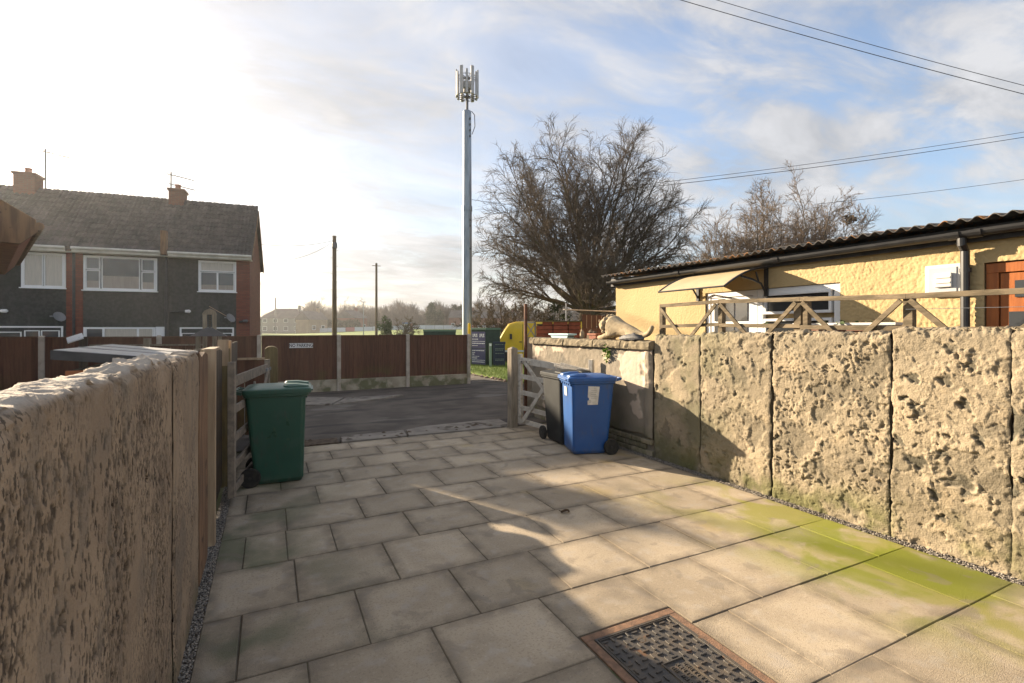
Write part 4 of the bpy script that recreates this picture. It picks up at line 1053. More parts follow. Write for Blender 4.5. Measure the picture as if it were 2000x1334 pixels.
def garage():
    t = thing('garage', 'corner of a pale brown gabled outbuilding roof at far left edge', 'outbuilding', (-2.55, 7.95, 0), R(21))
    # gable front faces the drive end; eaves on the right
    MB().bx(-1.3, -.66, 0.35, 5.2, 0, 2.72).build('wall', 'old_brick', t)
    b = MB(); b.prism([(0.02, 2.88), (0.0, 2.98), (-.68, 3.42), (-1.36, 2.98), (-1.36, 2.72), (-0.12, 2.70)], 'y', 0.30, 5.4); b.build('roof', 'terracotta', t, bevel=.01)
    b = MB(); b.prism([(0.04, 2.86), (0.02, 3.01), (-.68, 3.46), (-1.4, 3.0), (-1.4, 2.69), (-0.12, 2.69)], 'y', 0.22, 0.30); b.build('bargeboard', 'plank_brown', t, bevel=.006)
    MB().tube([(0.05, .22, 2.93), (0.05, 5.4, 2.93)], .05, 8).build('gutter', 'plank_brown', t)


garage()


# ------------------------------------------------------------------ terrace house beyond the fence
def window(parent, x0, x1, z0, z1, bars, y=-0.02, name='window', frame='upvc', pane='glass', fw=0.06, depth=0.07, pale_refl=0.0):
    """bars: list of panes as (fx0, fx1, fz0, fz1, pane material or None) in fractions"""
    b = MB(); w, h = x1 - x0, z1 - z0
    b.bx(x0, x1, y - .0, y + depth, z0, z0 + fw); b.bx(x0, x1, y, y + depth, z1 - fw, z1)
    b.bx(x0, x0 + fw, y + .001, y + depth, z0 + fw, z1 - fw); b.bx(x1 - fw, x1, y + .001, y + depth, z0 + fw, z1 - fw)
    for (a, c, e, f_, _m) in bars:
        pa, pc, pe, pf = x0 + a * w, x0 + c * w, z0 + e * h, z0 + f_ * h
        g = fw * .55
        b.bx(pa, pa + g, y - .008, y + depth - .01, pe, pf); b.bx(pc - g, pc, y - .008, y + depth - .01, pe, pf)
        b.bx(pa + g, pc - g, y - .007, y + depth - .01, pe, pe + g); b.bx(pa + g, pc - g, y - .007, y + depth - .01, pf - g, pf)
    o = b.build(name, frame, parent)
    s = MB().bx(x0 - .04, x1 + .04, y - .07, y + .02, z0 - .04, z0 - .001).build('sill', frame, o)
    for (a, c, e, f_, pm) in bars:
        pa, pc, pe, pf = x0 + a * w, x0 + c * w, z0 + e * h, z0 + f_ * h
        MB().bx(pa + fw * .5, pc - fw * .5, y + .03, y + .04, pe + fw * .5, pf - fw * .5).build('pane', pm or pane, o)
        if pale_refl and f_ - e > .45: MB().bx(pa + fw * .55, pc - fw * .55, y + .024, y + .029, pe + fw * .55, pe + (pf - pe) * pale_refl).build('painted_reflection', 'pale_refl', o)  # pale sheet over the lower pane, a reflection put in as colour
    return o


def house():
    t = thing('terraced_house', 'dark pebbledashed terraced house with tiled roof and white windows beyond the fence', 'house', (-0.70, 22.87, 0.131), R(-4.0)); t.scale = (.92, .92, .92)
    EV, RG, DP = 4.86, 7.42, 5.0
    XL = -17.0
    MB().bx(XL, -0.53, 0.02, DP - .02, -.3, EV).build('wall', 'pebbledash', t)
    MB().bx(-0.53, 0.0, 0.0, DP, -.3, EV).build('gable_wall', 'house_brick', t)
    MB().prism([(0.0, EV), (DP, EV), (DP / 2, RG - .12)], 'x', -0.3, -0.003).build('gable', 'house_brick', t)
    for (a, c) in ((-6.44, -6.2), (-6.17, -5.92)): MB().bx(a, c, -0.03, 0.05, -.3, EV - .05).build('brick_pier', 'house_brick', t)
    MB().tube([(-6.185, -.06, 0), (-6.185, -.06, EV - .1)], .05, 8).build('downpipe', 'black_plastic', t)
    # roof slabs under the tiles, barge ends
    sl = math.hypot(DP / 2 + .35, RG - EV + .2); pitch = math.atan2(RG - EV + .24, DP / 2 + .35)
    rf = MB(); rf.add([(XL, -.35, EV - .02), (0.12, -.35, EV - .02), (0.12, DP / 2, RG), (XL, DP / 2, RG), (0.12, DP + .35, EV - .02), (XL, DP + .35, EV - .02),
                       (XL, -.35, EV - .12), (0.12, -.35, EV - .12), (0.12, DP / 2, RG - .1), (XL, DP / 2, RG - .1), (0.12, DP + .35, EV - .12), (XL, DP + .35, EV - .12)],
                      [(0, 1, 2, 3), (3, 2, 4, 5), (7, 6, 9, 8), (8, 9, 11, 10), (0, 6, 7, 1), (5, 4, 10, 11), (1, 7, 8, 2), (2, 8, 10, 4)])
    roof = rf.build('roof', 'roof_tile', t)
    MB().add([(0.125, -.38, EV - .20), (0.15, -.38, EV - .20), (0.15, DP / 2, RG + .05), (0.125, DP / 2, RG + .05), (0.125, -.38, EV + .02), (0.15, -.38, EV + .02), (0.15, DP / 2, RG - .16), (0.125, DP / 2, RG - .16),
              (0.125, DP + .4, EV - .24), (0.15, DP + .4, EV - .24), (0.125, DP + .4, EV + .02), (0.15, DP + .4, EV + .02)],
             [(0, 1, 6, 7), (4, 3, 2, 5), (1, 5, 2, 6), (0, 7, 3, 4), (0, 4, 5, 1), (7, 6, 9, 8), (3, 10, 11, 2), (6, 2, 11, 9), (7, 8, 10, 3), (8, 9, 11, 10)]).build('bargeboard', 'plank_brown', t)
    # interlocking tiles, front slope
    tw, th_ = 0.30, 0.335; prof = [(0.0, .035), (.04, .05), (.085, .045), (.12, .018), (.15, .008), (.19, .03), (.225, .05), (.26, .045), (.285, .02), (.305, .012)]
    b = MB(); n = len(prof); vv = []
    for (yy, dz) in ((0, .028), (th_ + .05, .0)):
        for (px, pz) in prof: vv.append((px, yy, pz + dz))
    for (px, pz) in prof: vv.append((px, 0, pz))
    ff = [(i, i + 1, n + i + 1, n + i) for i in range(n - 1)] + [(2 * n + i, 2 * n + i + 1, i + 1, i) for i in range(n - 1)]
    tile_me = b.add(vv, ff).mesh('roof_tile'); tile_me.materials.append(M['roof_tile'])
    rows = int(sl / th_) + 1; cols = int((0.12 - XL) / tw)
    rest = MB(); ca, sa = math.cos(pitch), math.sin(pitch)
    spots = []
    for r_ in range(rows):
        for c in range(cols):
            x = 0.12 - (c + 1) * tw; s = -0.01 + r_ * th_
            if s > sl - .25: continue
            y = -.36 + s * ca; z = EV - .03 + s * sa + .005
            spots.append((x, y, z))
    chim = [(-9.75, -8.98), (-3.9, -3.25)]
    spots = [p for p in spots if p[0] > XL]
    spots.sort(key=lambda p: abs(p[0] + 4.2) * 0.9 + abs(p[1] - 1.2) * 0.1)
    rs = random.Random(6)
    for i, (x, y, z) in enumerate(spots):
        if i < 300:
            o = bpy.data.objects.new('tile', tile_me); C.objects.link(o); o.parent = roof
            o.location = (x, y, z + rs.uniform(-.004, .006)); o.rotation_euler = (pitch, 0, 0)
        else:
            m_ = Matrix.Translation((x, y, z + rs.uniform(-.004, .006))) @ Matrix.Rotation(pitch, 4, 'X'); rest.add(vv, ff, 0, m_)
    tag(rest.build('tiles', 'roof_tile', roof), kind='stuff')
    x = 0.12 - 38 * .45
    while x < 0.0:
        MB().prism([(-.13, -.05), (-.09, .03), (0, .075), (.09, .03), (.13, -.05)], 'x', 0, .44).build('ridge_tile', 'roof_tile', roof, loc=(x, DP / 2, RG + .02)); x += .45
    # gutters and fascias in three runs
    for (a, c) in ((XL, -6.35), (-6.15, -3.25), (-2.98, 0.10)):
        MB().bx(a, c, -.38, -.35, EV - .18, EV - .03).build('fascia', 'fascia', t)
        MB().tube([(a, -.43, EV - .04), (c, -.43, EV - .04)], .055, 8).build('gutter', 'fascia', t)
    MB().bx(XL, .1, -.35, 0.02, EV - .2, EV - .17).build('soffit', 'fascia', t)
    # soil stack with its eaves box
    MB().tube([(-3.09, -.12, 0), (-3.09, -.12, EV + .1)], .06, 10).build('soil_stack', 'black_plastic', t)
    MB().bx(-3.22, -3.02, -.47, -.2, EV - .12, EV + .85).build('stack_box', 'plank_brown', t)
    # windows
    G = 'glass'
    window(t, -1.96, -.53, 3.27, 4.60, [(.05, .95, .66, .96, 'curtain'), (.05, .5, .04, .64, 'glass'), (.5, .95, .04, .64, 'glass')], pale_refl=.3)
    window(t, -5.9, -3.44, 3.22, 4.60, [(.03, .22, .60, .96, 'glass'), (.03, .22, .04, .58, 'glass'), (.24, .76, .04, .96, 'glass_dark'), (.78, .97, .60, .96, 'glass'), (.78, .97, .04, .58, 'glass')], pale_refl=.42)
    window(t, -7.81, -6.46, 3.26, 4.62, [(.05, .49, .04, .96, 'curtain'), (.51, .95, .04, .96, 'curtain')])
    window(t, -12.6, -10.2, 3.22, 4.60, [(.03, .48, .04, .96, 'glass'), (.52, .97, .04, .96, 'glass')])
    window(t, -5.9, -3.50, .85, 1.72, [(.03, .27, .04, .96, 'glass'), (.27, .75, .04, .96, 'curtain'), (.75, .97, .04, .96, 'curtain')])
    window(t, -2.64, -.62, .85, 1.72, [(.03, .5, .04, .72, 'glass_dark'), (.5, .97, .04, .72, 'glass_dark')])
    MB().bx(-3.48, -3.17, -.03, .03, .1, 1.74).build('door_panel', 'upvc', t)
    window(t, -8.64, -6.54, .4, 1.76, [(.06, .40, .1, .84, 'glass_dark'), (.44, .66, .1, .88, 'glass_dark'), (.68, .95, .1, .88, 'glass')])
    # chimneys
    for (a, c, y0, zt, bm) in ((-8.95, -8.25, 2.1, 8.22, 'chimney_brick'), (-3.52, -2.94, 2.15, 8.12, 'chimney_brick')):
        ch = MB().bx(a, c, y0, y0 + .75, RG - .55, zt - .1).build('chimney', bm, roof)
        MB().bx(a - .05, c + .05, y0 - .05, y0 + .80, zt - .098, zt).build('chimney_cap', bm, ch)
        MB().bx(a - .08, c + .08, y0 - .1, y0 + .1, RG - .62, RG - .40).build('flashing', 'metal_grey', ch)
        MB().lathe([(.12, zt + .001), (.11, zt + .2), (.13, zt + .21), (.13, zt + .26)], 12, ((a + c) / 2, y0 + .37, 0)).build('chimney_pot', 'terracotta', ch)
    return t


house_o = house()
ROT = Matrix.Translation((-0.70, 22.87, 0.131)) @ Matrix.Rotation(R(-4.0), 4, 'Z') @ Matrix.Scale(.92, 4)


def on_house(name, label, cat, x, y, z, rz=0):
    p = ROT @ Vector((x, y, z)); o = thing(name, label, cat, tuple(p), R(-4.0) + rz); o.scale = (.92, .92, .92); return o


def aerial(x, y, z0, h, label, n=7, tilt=0):
    t = on_house('tv_aerial', label, 'aerial', x, y, z0)
    MB().tube([(0, 0, 0), (0, 0, h)], .03, 6).build('mast', 'dark_metal', t)
    b = MB().tube([(-.15, 0, h - .1), (.9, 0, h - .3)], .022, 5)
    for k in range(n):
        f = k / (n - 1); b.tube([(-.15 + 1.05 * f, -.22 + f * .1, h - .1 - .2 * f), (-.15 + 1.05 * f, .22 - f * .1, h - .1 - .2 * f)], .014, 4)
    b.build('array', 'dark_metal', t)
    if h < 1.7: 
        b = MB().tube([(-.1, 0, h - .55), (.95, 0, h - .75)], .022, 5); b.build('array', 'dark_metal', t)
    MB().bx(-.05, .05, -.05, .05, .05, .2).build('bracket', 'dark_metal', t)


aerial(-8.05, 2.5, 7.45, 1.95, 'tall thin television aerial beside left chimney')
aerial(-3.5, 2.5, 7.7, 1.25, 'television aerial with two arms on the right chimney')


def dish(x, z, label, arm=False):
    t = on_house('satellite_dish', label, 'satellite dish', x, -.05, z); t.scale = (.68, .68, .68)
    b = MB(); b.lathe([(.02, -.06), (.12, -.045), (.22, -.01), (.28, .03), (.285, .025), (.22, -.02), (.1, -.06), (.01, -.07)], 18)
    o = b.build('reflector', 'dish_grey', t, smooth=True); o.rotation_euler = (R(62), 0, R(50)); o.location = (0, -.22, .1)
    MB().tube([(0, 0, -.15), (0, -.05, -.05), (0, -.2, .05)], .02, 6).build('bracket', 'dish_grey', t)
    MB().tube([(0, -.2, .0), (-.22, -.48, .12)], .014, 5).build('feed_arm', 'dish_grey', t)
    MB().bx(-.28, -.19, -.54, -.45, .09, .16).build('receiver', 'dish_grey', t)
    if arm: MB().tube([(-.05, -.1, .1), (-1.1, -.15, .78)], .018, 5).build('stay_pole', 'pale_wood', t)


dish(-6.58, 2.05, 'grey satellite dish beside brick pier on the left half of the house')
dish(-.72, 2.05, 'grey satellite dish with long stay near right end of house', True)
for (x, z, lab, m_) in ((-8.28, 2.33, 'white lamp on a dark arm on the left part of house wall', 'upvc'), (-2.36, 2.40, 'small white tipped lamp on black arm by soil pipe', 'upvc'), (-0.2, 2.0, 'pair of dark security lamps on the end brick pier', 'dark_metal')):
    t = on_house('wall_lamp', lab, 'lamp', x, -.05, z)
    MB().tube([(-.6 if m_ == 'upvc' else -.2, 0, -.04), (0, -.08, 0)], .05, 6).build('arm', 'black_plastic', t)
    MB().lathe([(.06, -.1), (.075, .05), (.03, .1)], 10, (.05, -.12, 0), 'x').build('lamp_head', m_, t)


# ------------------------------------------------------------------ yellow outbuilding on the right
def yellow_building():
    t = thing('outbuilding', 'single storey yellow roughcast outbuilding with black gutter and corrugated roof', 'building', (6.0, 4.0, 0))
    X = 6.0
    # roughcast face as displaced grid
    y0, y1, z0, z1 = -2.5, 7.66, 0.0, 2.56
    ys = np.concatenate([np.linspace(-2.5, 0.9, 40), np.arange(0.912, 7.66, 0.012), [7.66]]); zs = np.concatenate([np.linspace(0, 1.35, 12), np.arange(1.362, 2.56, 0.012), [2.56]])
    Y, Z = np.meshgrid(ys, zs, indexing='ij')
    amp = np.interp(Y, [1.5, 3.0, 4.6, 6.2], [0.0072, 0.0062, 0.0042, 0.0025])
    cells = np.abs(fbm(Y * 24 + 4 * perlin(Y * 8, Z * 8, 3), Z * 22 + 4 * perlin(Y * 8, Z * 8, 13), 2, 91)) ; D = (0.5 - cells) * amp * 2 + fbm(Y * .9, Z * .9, 2, 95) * .008
    V = np.stack([X - D, Y, Z], -1).reshape(-1, 3); k = len(zs)
    i = np.arange(len(ys) - 1)[:, None] * k + np.arange(k - 1)[None, :]
    yc = (Y[:-1, :-1] + Y[1:, 1:]) / 2; zc = (Z[:-1, :-1] + Z[1:, 1:]) / 2
    hole = ((yc > 3.49) & (yc < 5.49) & (zc < 2.19)) | ((yc > 1.0) & (yc < 2.2) & (zc < 2.26))
    Q = np.stack([i, i + 1, i + k + 1, i + k], -1)[~hole].reshape(-1, 4)
    link('wall', np_mesh('wall', V, Q), 'yellow_render', t, smooth=True, W=True)
    MB().bx(6.12, 9.6, -2.5, 7.64, 0, 2.56).build('inner_wall', 'yellow_render', t, W=True)
    b = MB().bx(6.015, 9.6, 7.64, 7.655, 0, 2.56); b.build('end_wall', 'yellow_render', t, W=True)
    for (ya, yb, zt) in ((3.49, 5.49, 2.19), (1.0, 2.2, 2.26)):
        rv = MB(); rv.bx(6.0, 6.12, ya - .012, ya, 0, zt); rv.bx(6.0, 6.12, yb, yb + .012, 0, zt); rv.bx(6.0, 6.12, ya - .012, yb + .012, zt, zt + .012)
        rv.build('reveal', 'yellow_render', t, W=True)
    # roof: corrugated sheets
    pt, amp_ = 0.12, 0.019
    ys2 = np.arange(-2.7, 7.78, pt / 8)
    zz = 2.655 + amp_ * np.cos(ys2 / pt * 2 * math.pi); 
    sheets = [(-2.7, -0.9), (-0.9, 0.9), (0.9, 2.7), (2.7, 4.5), (4.5, 6.2), (6.2, 7.78)]
    for n_, (a, c) in enumerate(sheets):
        yy = np.arange(a, c + 0.03, pt / 8); z_ = 2.655 + amp_ * np.cos(yy / pt * 2 * math.pi) + (n_ % 2) * .006; n = len(yy)
        V = np.concatenate([np.stack([np.full(n, x), yy, z_ + dz + (x - 5.78) * .09], -1) for x, dz in ((5.76, 0), (9.8, 0), (9.8, -.009), (5.76, -.009))])
        j = np.arange(n - 1)
        Q = np.concatenate([np.stack([j + 0, j + 1, n + j + 1, n + j], -1), np.stack([2 * n + j, 2 * n + j + 1, 3 * n + j + 1, 3 * n + j], -1), np.stack([3 * n + j, 3 * n + j + 1, j + 1, j], -1)])
        link('roof_sheet', np_mesh('roof_sheet', V, Q), 'cement_roof', t, W=True)
    MB().bx(5.93, 5.975, -2.6, 7.72, 2.46, 2.60).build('fascia', 'fascia_black', t, W=True)
    gu = MB()
    def gut(y0, y1, r, z):
        n = 9; vv = []
        for y in (y0, y1):
            for rr in (r, r - .006):
                for k in range(n): a = math.pi + math.pi * k / (n - 1); vv.append((5.865 + rr * math.cos(a), y, z + rr * math.sin(a)))
        ff = []
        for k in range(n - 1): ff += [(k, k + 1, 2 * n + k + 1, 2 * n + k), (n + k + 1, n + k, 3 * n + k, 3 * n + k + 1)]
        ff += [(0, 2 * n, 3 * n, n), (n - 1, 2 * n - 1, 4 * n - 1, 3 * n - 1), tuple(range(n)) + tuple(range(2 * n - 1, n - 1, -1)), tuple(range(2 * n, 3 * n)) + tuple(range(4 * n - 1, 3 * n - 1, -1))]
        gu.add(vv, ff)
    gut(-2.5, 2.2, .062, 2.560); gut(2.2, 4.2, .060, 2.555); gut(4.2, 7.72, .058, 2.55)
    for y in (2.2, 2.36, 4.2, 5.9): gut(y - .05, y + .05, .069, 2.556)
    gu.build('gutter', 'black_plastic', t, W=True)
    MB().tube([(5.865, 2.31, 2.50), (5.865, 2.31, 2.44), (5.93, 2.31, 2.38), (5.94, 2.31, 0.0)], .036, 12).build('downpipe', 'black_plastic', t, W=True)
    for z in (2.2, 1.2): MB().lathe([(.045, -.02), (.045, .02)], 12, (5.94, 2.31, z)).build('pipe_clip', 'black_plastic', t, W=True)
    # white door and window unit
    def unit(name, ya, yb, za, zb, panes, pane_m, m='upvc', fw=.075, x=6.02):
        b = MB()
        b.bx(x, x + .07, ya, yb, zb - fw, zb); b.bx(x, x + .07, ya, yb, za, za + fw); b.bx(x + .001, x + .07, ya, ya + fw, za + fw, zb - fw); b.bx(x + .001, x + .07, yb - fw, yb, za + fw, zb - fw)
        for (pa, pb, pc, pd) in panes:
            g = .035
            b.bx(x - .012, x + .05, pa, pb, pd - g, pd); b.bx(x - .012, x + .05, pa, pb, pc, pc + g); b.bx(x - .011, x + .05, pa, pa + g, pc + g, pd - g); b.bx(x - .011, x + .05, pb - g, pb, pc + g, pd - g)
        o = b.build(name, m, t, W=True, bevel=.004)
        for (pa, pb, pc, pd) in panes:
            q = MB().bx(x + .02, x + .03, pa + .03, pb - .03, pc + .03, pd - .03).build('pane', pane_m, o)
        return o
    d = unit('door', 4.60, 5.48, 0.05, 2.185, [], 'glass_dark')
    MB().bx(6.03, 6.075, 4.68, 5.40, .12, 2.10).build('door_leaf', 'upvc', d)
    for (pa, pb) in ((4.76, 4.95), (4.98, 5.17), (5.2, 5.33)):
        for (pc, pd) in ((1.35, 1.72), (1.76, 2.02)): MB().bx(6.018, 6.033, pa, pb, pc, pd).build('pane', 'glass', d)
    unit('window', 3.50, 4.595, 0.9, 2.185, [(3.60, 4.50, 1.84, 2.12), (3.60, 4.50, 1.0, 1.78)], 'glass_dark')
    od = unit('timber_door', 1.01, 2.19, 0.05, 2.25, [], 'glass_dark', 'orange_door', fw=.09)
    b = MB().bx(6.03, 6.08, 1.11, 2.09, .14, 2.15); b.build('door_leaf', 'orange_door', od)
    for (pc, pd, pa, pb) in ((1.93, 2.08, 1.22, 1.99), (1.1, 1.80, 1.2, 2.03)):
        MB().bx(6.018, 6.034, pa, pb, pc, pd).build('pane', 'glass_dark', od)
    return t


yellow_building()


def awning():
    t = thing('door_canopy', 'curved bronze door canopy on black brackets over the white door', 'canopy', (6.0, 5.0, 2.2))
    prof = []
    for k in range(11):
        a = k / 10; x = -0.02 - 0.80 * a; z = 0.26 - 0.27 * a ** 1.9
        prof.append((x, z))
    n = len(prof); vv = []
    for y in (-.56, .60):
        for dz in (0, -.012):
            for (x, z) in prof: vv.append((x, y, z + dz))
    ff = []
    for k in range(n - 1): ff += [(k, k + 1, 2 * n + k + 1, 2 * n + k), (n + k + 1, n + k, 3 * n + k, 3 * n + k + 1), (k + 1, k, n + k, n + k + 1), (2 * n + k, 2 * n + k + 1, 3 * n + k + 1, 3 * n + k)]
    ff += [(n - 1, 2 * n - 1, 4 * n - 1, 3 * n - 1), (0, 2 * n, 3 * n, n)]
    MB().add(vv, ff).build('sheet', 'canopy', t)
    for y in (-.57, .61):
        MB().tube([(x, y, z + .0) for x, z in prof], .013, 6).build('edge_rib', 'black_plastic', t)
    MB().tube([(-.82, -.57, -.012), (-.82, .61, -.012)], .013, 6).build('front_rail', 'black_plastic', t)
    for y in (-.56,):
        b = MB().bx(-.03, -.004, y - .025, y + .025, -.12, .27)
        b.tube([(-.02, y, -.08), (-.12, y, .05), (-.30, y, .10), (-.5, y, .13)], .014, 6); b.tube([(-.16, y, .06), (-.22, y, .20)], .012, 6)
        b.build('bracket', 'black_plastic', t)
    b = MB().bx(-.03, -.004, .59, .64, -.12, .27); b.tube([(-.02, .61, -.08), (-.12, .61, .05), (-.30, .61, .10), (-.5, .61, .13)], .014, 6); b.build('bracket', 'black_plastic', t)


awning()
t = thing('meter_box', 'white meter box with small raised flap on yellow wall beside downpipe', 'meter box', (5.985, 2.49, 1.975))
MB().bx(-.045, 0.0, -.145, .145, 0, .30).build('case', 'meter_white', t, bevel=.006)
MB().bx(-.052, -.046, -.115, .115, .03, .27).build('door', 'meter_grey', t, bevel=.003)
MB().bx(-.075, -.053, -.085, .055, .075, .215).build('flap', 'meter_white', t, bevel=.008)
for z in (.115, .165): MB().bx(-.082, -.076, -.075, .045, z, z + .012).build('ridge', 'meter_white', t)


# ------------------------------------------------------------------ trellis on the wall, troughs
def trellis():
    t = thing('trellis_fence', 'weathered timber rail fence with diagonal braces standing behind the right wall', 'fence', (4.66, 3.0, 0))
    Y = lambda y: y - 3.0
    posts = [(4.97, 1.965, 0.06), (4.02, 1.985, .06), (3.10, 1.955, .075), (3.02, 1.955, .05), (2.17, 1.93, .07), (1.22, 1.93, .07), (.3, 1.92, .07)]
    for (y, h, w) in posts: MB().bx(-.03, .03, Y(y) - w / 2, Y(y) + w / 2, 0.9, h).build('post', 'rail_wood', t, bevel=.004)
    main = [4.97, 4.02, 3.06, 2.17, 1.22, .3]
    zt = [1.945, 1.955, 1.93, 1.905, 1.90, 1.90]
    for i in range(5):
        a, c = main[i], main[i + 1]
        MB().bar((-.045, Y(a) - .0, zt[i]), (-.045, Y(c) + .0, zt[i + 1]), .022, .042).build('rail', 'rail_wood', t, bevel=.003)
        MB().bar((-.04, Y(a), zt[i] - .27), (-.04, Y(c), zt[i + 1] - .26), .02, .04).build('rail', 'rail_wood', t, bevel=.003)
        MB().bar((-.066, Y(a) - .03, zt[i] - .03), (-.066, Y(a) - .42, zt[i] - .42), .018, .042).build('brace', 'rail_wood', t, bevel=.003)
        MB().bar((-.066, Y(c) + .03, zt[i + 1] - .03), (-.066, Y(c) + .42, zt[i + 1] - .42), .018, .042).build('brace', 'rail_wood', t, bevel=.003)
    MB().tube([(-.06, Y(2.17), 1.80), (-.06, Y(.3), 1.78)], .002, 4).build('wire', 'metal_grey', t)


trellis()


def trough(name, label, loc, L_, w, h, m, rz=R(90), lip=.012):
    t = thing(name, label, 'planter', loc, rz)
    b = MB(); a = .82
    vv = []
    for (sx, sy, z) in ((L_ * a / 2, w * a / 2, 0), (L_ / 2, w / 2, h)):
        vv += [(-sx, -sy, z), (sx, -sy, z), (sx, sy, z), (-sx, sy, z)]
    vv += [(-L_ / 2 + .015, -w / 2 + .015, h), (L_ / 2 - .015, -w / 2 + .015, h), (L_ / 2 - .015, w / 2 - .015, h), (-L_ / 2 + .015, w / 2 - .015, h)]
    vv += [(x, y, h - .03) for x, y, z in vv[8:12]]
    ff = [(3, 2, 1, 0)]
    for L0 in (0, 4, 8):
        for k in range(4): ff.append((L0 + k, L0 + (k + 1) % 4, L0 + 4 + (k + 1) % 4, L0 + 4 + k))
    b.add(vv, ff); b.build('body', m, t, bevel=.003)
    MB().bx(-L_ / 2 + .017, L_ / 2 - .017, -w / 2 + .017, w / 2 - .017, h - .045, h - .029).build('soil', 'soil', t)
    b = MB(); q = lip
    b.bx(-L_ / 2 - q, L_ / 2 + q, -w / 2 - q, -w / 2 - .001, h - .02, h + .003); b.bx(-L_ / 2 - q, L_ / 2 + q, w / 2 + .001, w / 2 + q, h - .02, h + .003)
    b.bx(-L_ / 2 - q, -L_ / 2 - .001, -w / 2, w / 2, h - .02, h + .003); b.bx(L_ / 2 + .001, L_ / 2 + q, -w / 2, w / 2, h - .02, h + .003); b.build('lip', m, t)
    return t


trough('planter_trough', 'light blue plastic trough on the old wall coping', (4.50, 7.2, 1.488), .60, .15, .075, 'trough_blue')
trough('planter_trough', 'small red terracotta trough beside the stone animal', (4.53, 6.28, 1.488), .20, .14, .085, 'terracotta')
wt = trough('planter_trough', 'long white trough with sparse greenery behind the timber rails', (5.15, 2.95, 1.58), .95, .17, .12, 'trough_white')
trough('planter_trough', 'brown trough hanging below the white trough behind the rails', (4.86, 2.80, 1.545), .62, .16, .10, 'trough_brown')
bt = thing('planter_shelf', 'plain timber shelf carrying the white and brown troughs behind the wall', 'shelf', (5.0, 2.9, 0))
MB().bx(-.35, .25, -.55, .55, 1.515, 1.543).build('board', 'rail_wood', bt)
MB().bx(.03, .25, -.5, .52, 1.544, 1.578).build('riser', 'rail_wood', bt)
for y in (-.5, .45):
    for x in (-.3, .15): MB().bx(x, x + .05, y, y + .05, 0, 1.514).build('leg', 'rail_wood', bt)


def leaves(n, spread, size, seed, droop=0.0):
    rs = random.Random(seed); b = MB()
    for _ in range(n):
        x, y, z = (rs.gauss(0, s_) for s_ in spread)
        s = size * rs.uniform(.6, 1.3)
        m_ = Matrix.Translation((x, y, z - droop * rs.random())) @ Euler((rs.uniform(-1, 1), rs.uniform(-1, 1), rs.uniform(0, 6.28))).to_matrix().to_4x4()
        b.add([(0, 0, 0), (s * .35, s * .5, .12 * s), (0, s * .55, -.04 * s), (-s * .35, s * .5, .12 * s), (0, s * 1.1, 0)], [(0, 1, 2), (0, 2, 3), (1, 4, 2), (2, 4, 3)], 0, m_)
    return b


lv = leaves(26, (.05, .28, .012), .05, 5)
tag(lv.build('greenery', 'ivy', wt, loc=(0, 0, .13), rz=R(90)), kind='stuff')
fern = thing('wall_plant', 'bright green leafy weed growing out of the old wall face', 'plant', (4.37, 5.80, 1.30))
leaves(60, (.012, .035, .055), .05, 8).build('leaves', 'leaf_bright', fern)
leaves(26, (.014, .03, .03), .042, 9).build('leaves', 'ivy', fern, loc=(0, -.02, .10))
MB().tube([(.05, 0, .12), (.0, 0, .08), (-.02, .01, -.06)], [.008, .006, .003], 6).build('stem', 'moss', fern)


# ------------------------------------------------------------------ stone animal on the wall
def stone_animal():
    # origin on coping, local x runs from head (0) to tail (+) towards the camera end; height up to 0.36
    t = thing('stone_animal', 'pale carved stone animal with big round mane and raised curled tail on the wall', 'statue', (4.56, 6.12, 1.483), R(-90))
    V = [((.34, 0, .18), .145), ((.24, 0, .225), .155), ((.19, 0, .25), .12), ((.07, -.03, .20), .085), ((.0, -.05, .165), .06),
         ((.46, 0, .16), .105), ((.60, 0, .13), .10), ((.72, 0, .115), .085), ((.82, .0, .085), .05), ((.92, 0, .075), .038), ((1.0, 0, .10), .036), ((1.05, 0, .16), .034), ((1.07, 0, .21), .028),
         ((.04, -.09, .26), .025), ((.03, -.10, .305), .010), ((.05, .04, .26), .025), ((.04, .05, .305), .010),
         ((.22, -.08, .08), .05), ((.10, -.09, .035), .04), ((-.02, -.09, .03), .03), ((.22, .08, .08), .05), ((.10, .09, .035), .04), ((-.02, .09, .03), .03),
         ((.70, -.08, .05), .05), ((.62, -.10, .03), .035), ((.70, .08, .05), .05), ((.62, .10, .03), .035)]
    E_ = [(0, 1), (1, 2), (2, 3), (3, 4), (0, 5), (5, 6), (6, 7), (7, 8), (8, 9), (9, 10), (10, 11), (11, 12), (3, 13), (13, 14), (3, 15), (15, 16), (0, 17), (17, 18), (18, 19), (0, 20), (20, 21), (21, 22), (7, 23), (23, 24), (7, 25), (25, 26)]
    me = bpy.data.meshes.new('body'); me.from_pydata([v for v, r in V], E_, [])
    o = link('body', me, 'statue', t, smooth=True)
    sk = o.modifiers.new('skin', 'SKIN')
    for i, (v, r) in enumerate(V):
        d = me.skin_vertices[0].data[i]; d.radius = (r, r); d.use_root = (i == 0)
    o.modifiers.new('sub', 'SUBSURF').levels = 2; o.modifiers['sub'].render_levels = 2
    # mane collar: ring of rounded curls
    b = MB()
    for k in range(13):
        a = k / 13 * 6.283; b.lathe([(.012, -.03), (.034, -.015), (.038, .0), (.034, .015), (.012, .03)], 8, (.165 + .03 * math.sin(a), .135 * math.cos(a), .215 + .135 * math.sin(a)), 'x')
    b.build('mane', 'statue', t, smooth=True)
    e = MB()
    for y in (-.045, .03): e.lathe([(.004, -.012), (.014, 0), (.004, .012)], 8, (-.035, y - .05, .19), 'x')
    e.build('eyes', 'tarp', t, smooth=True)


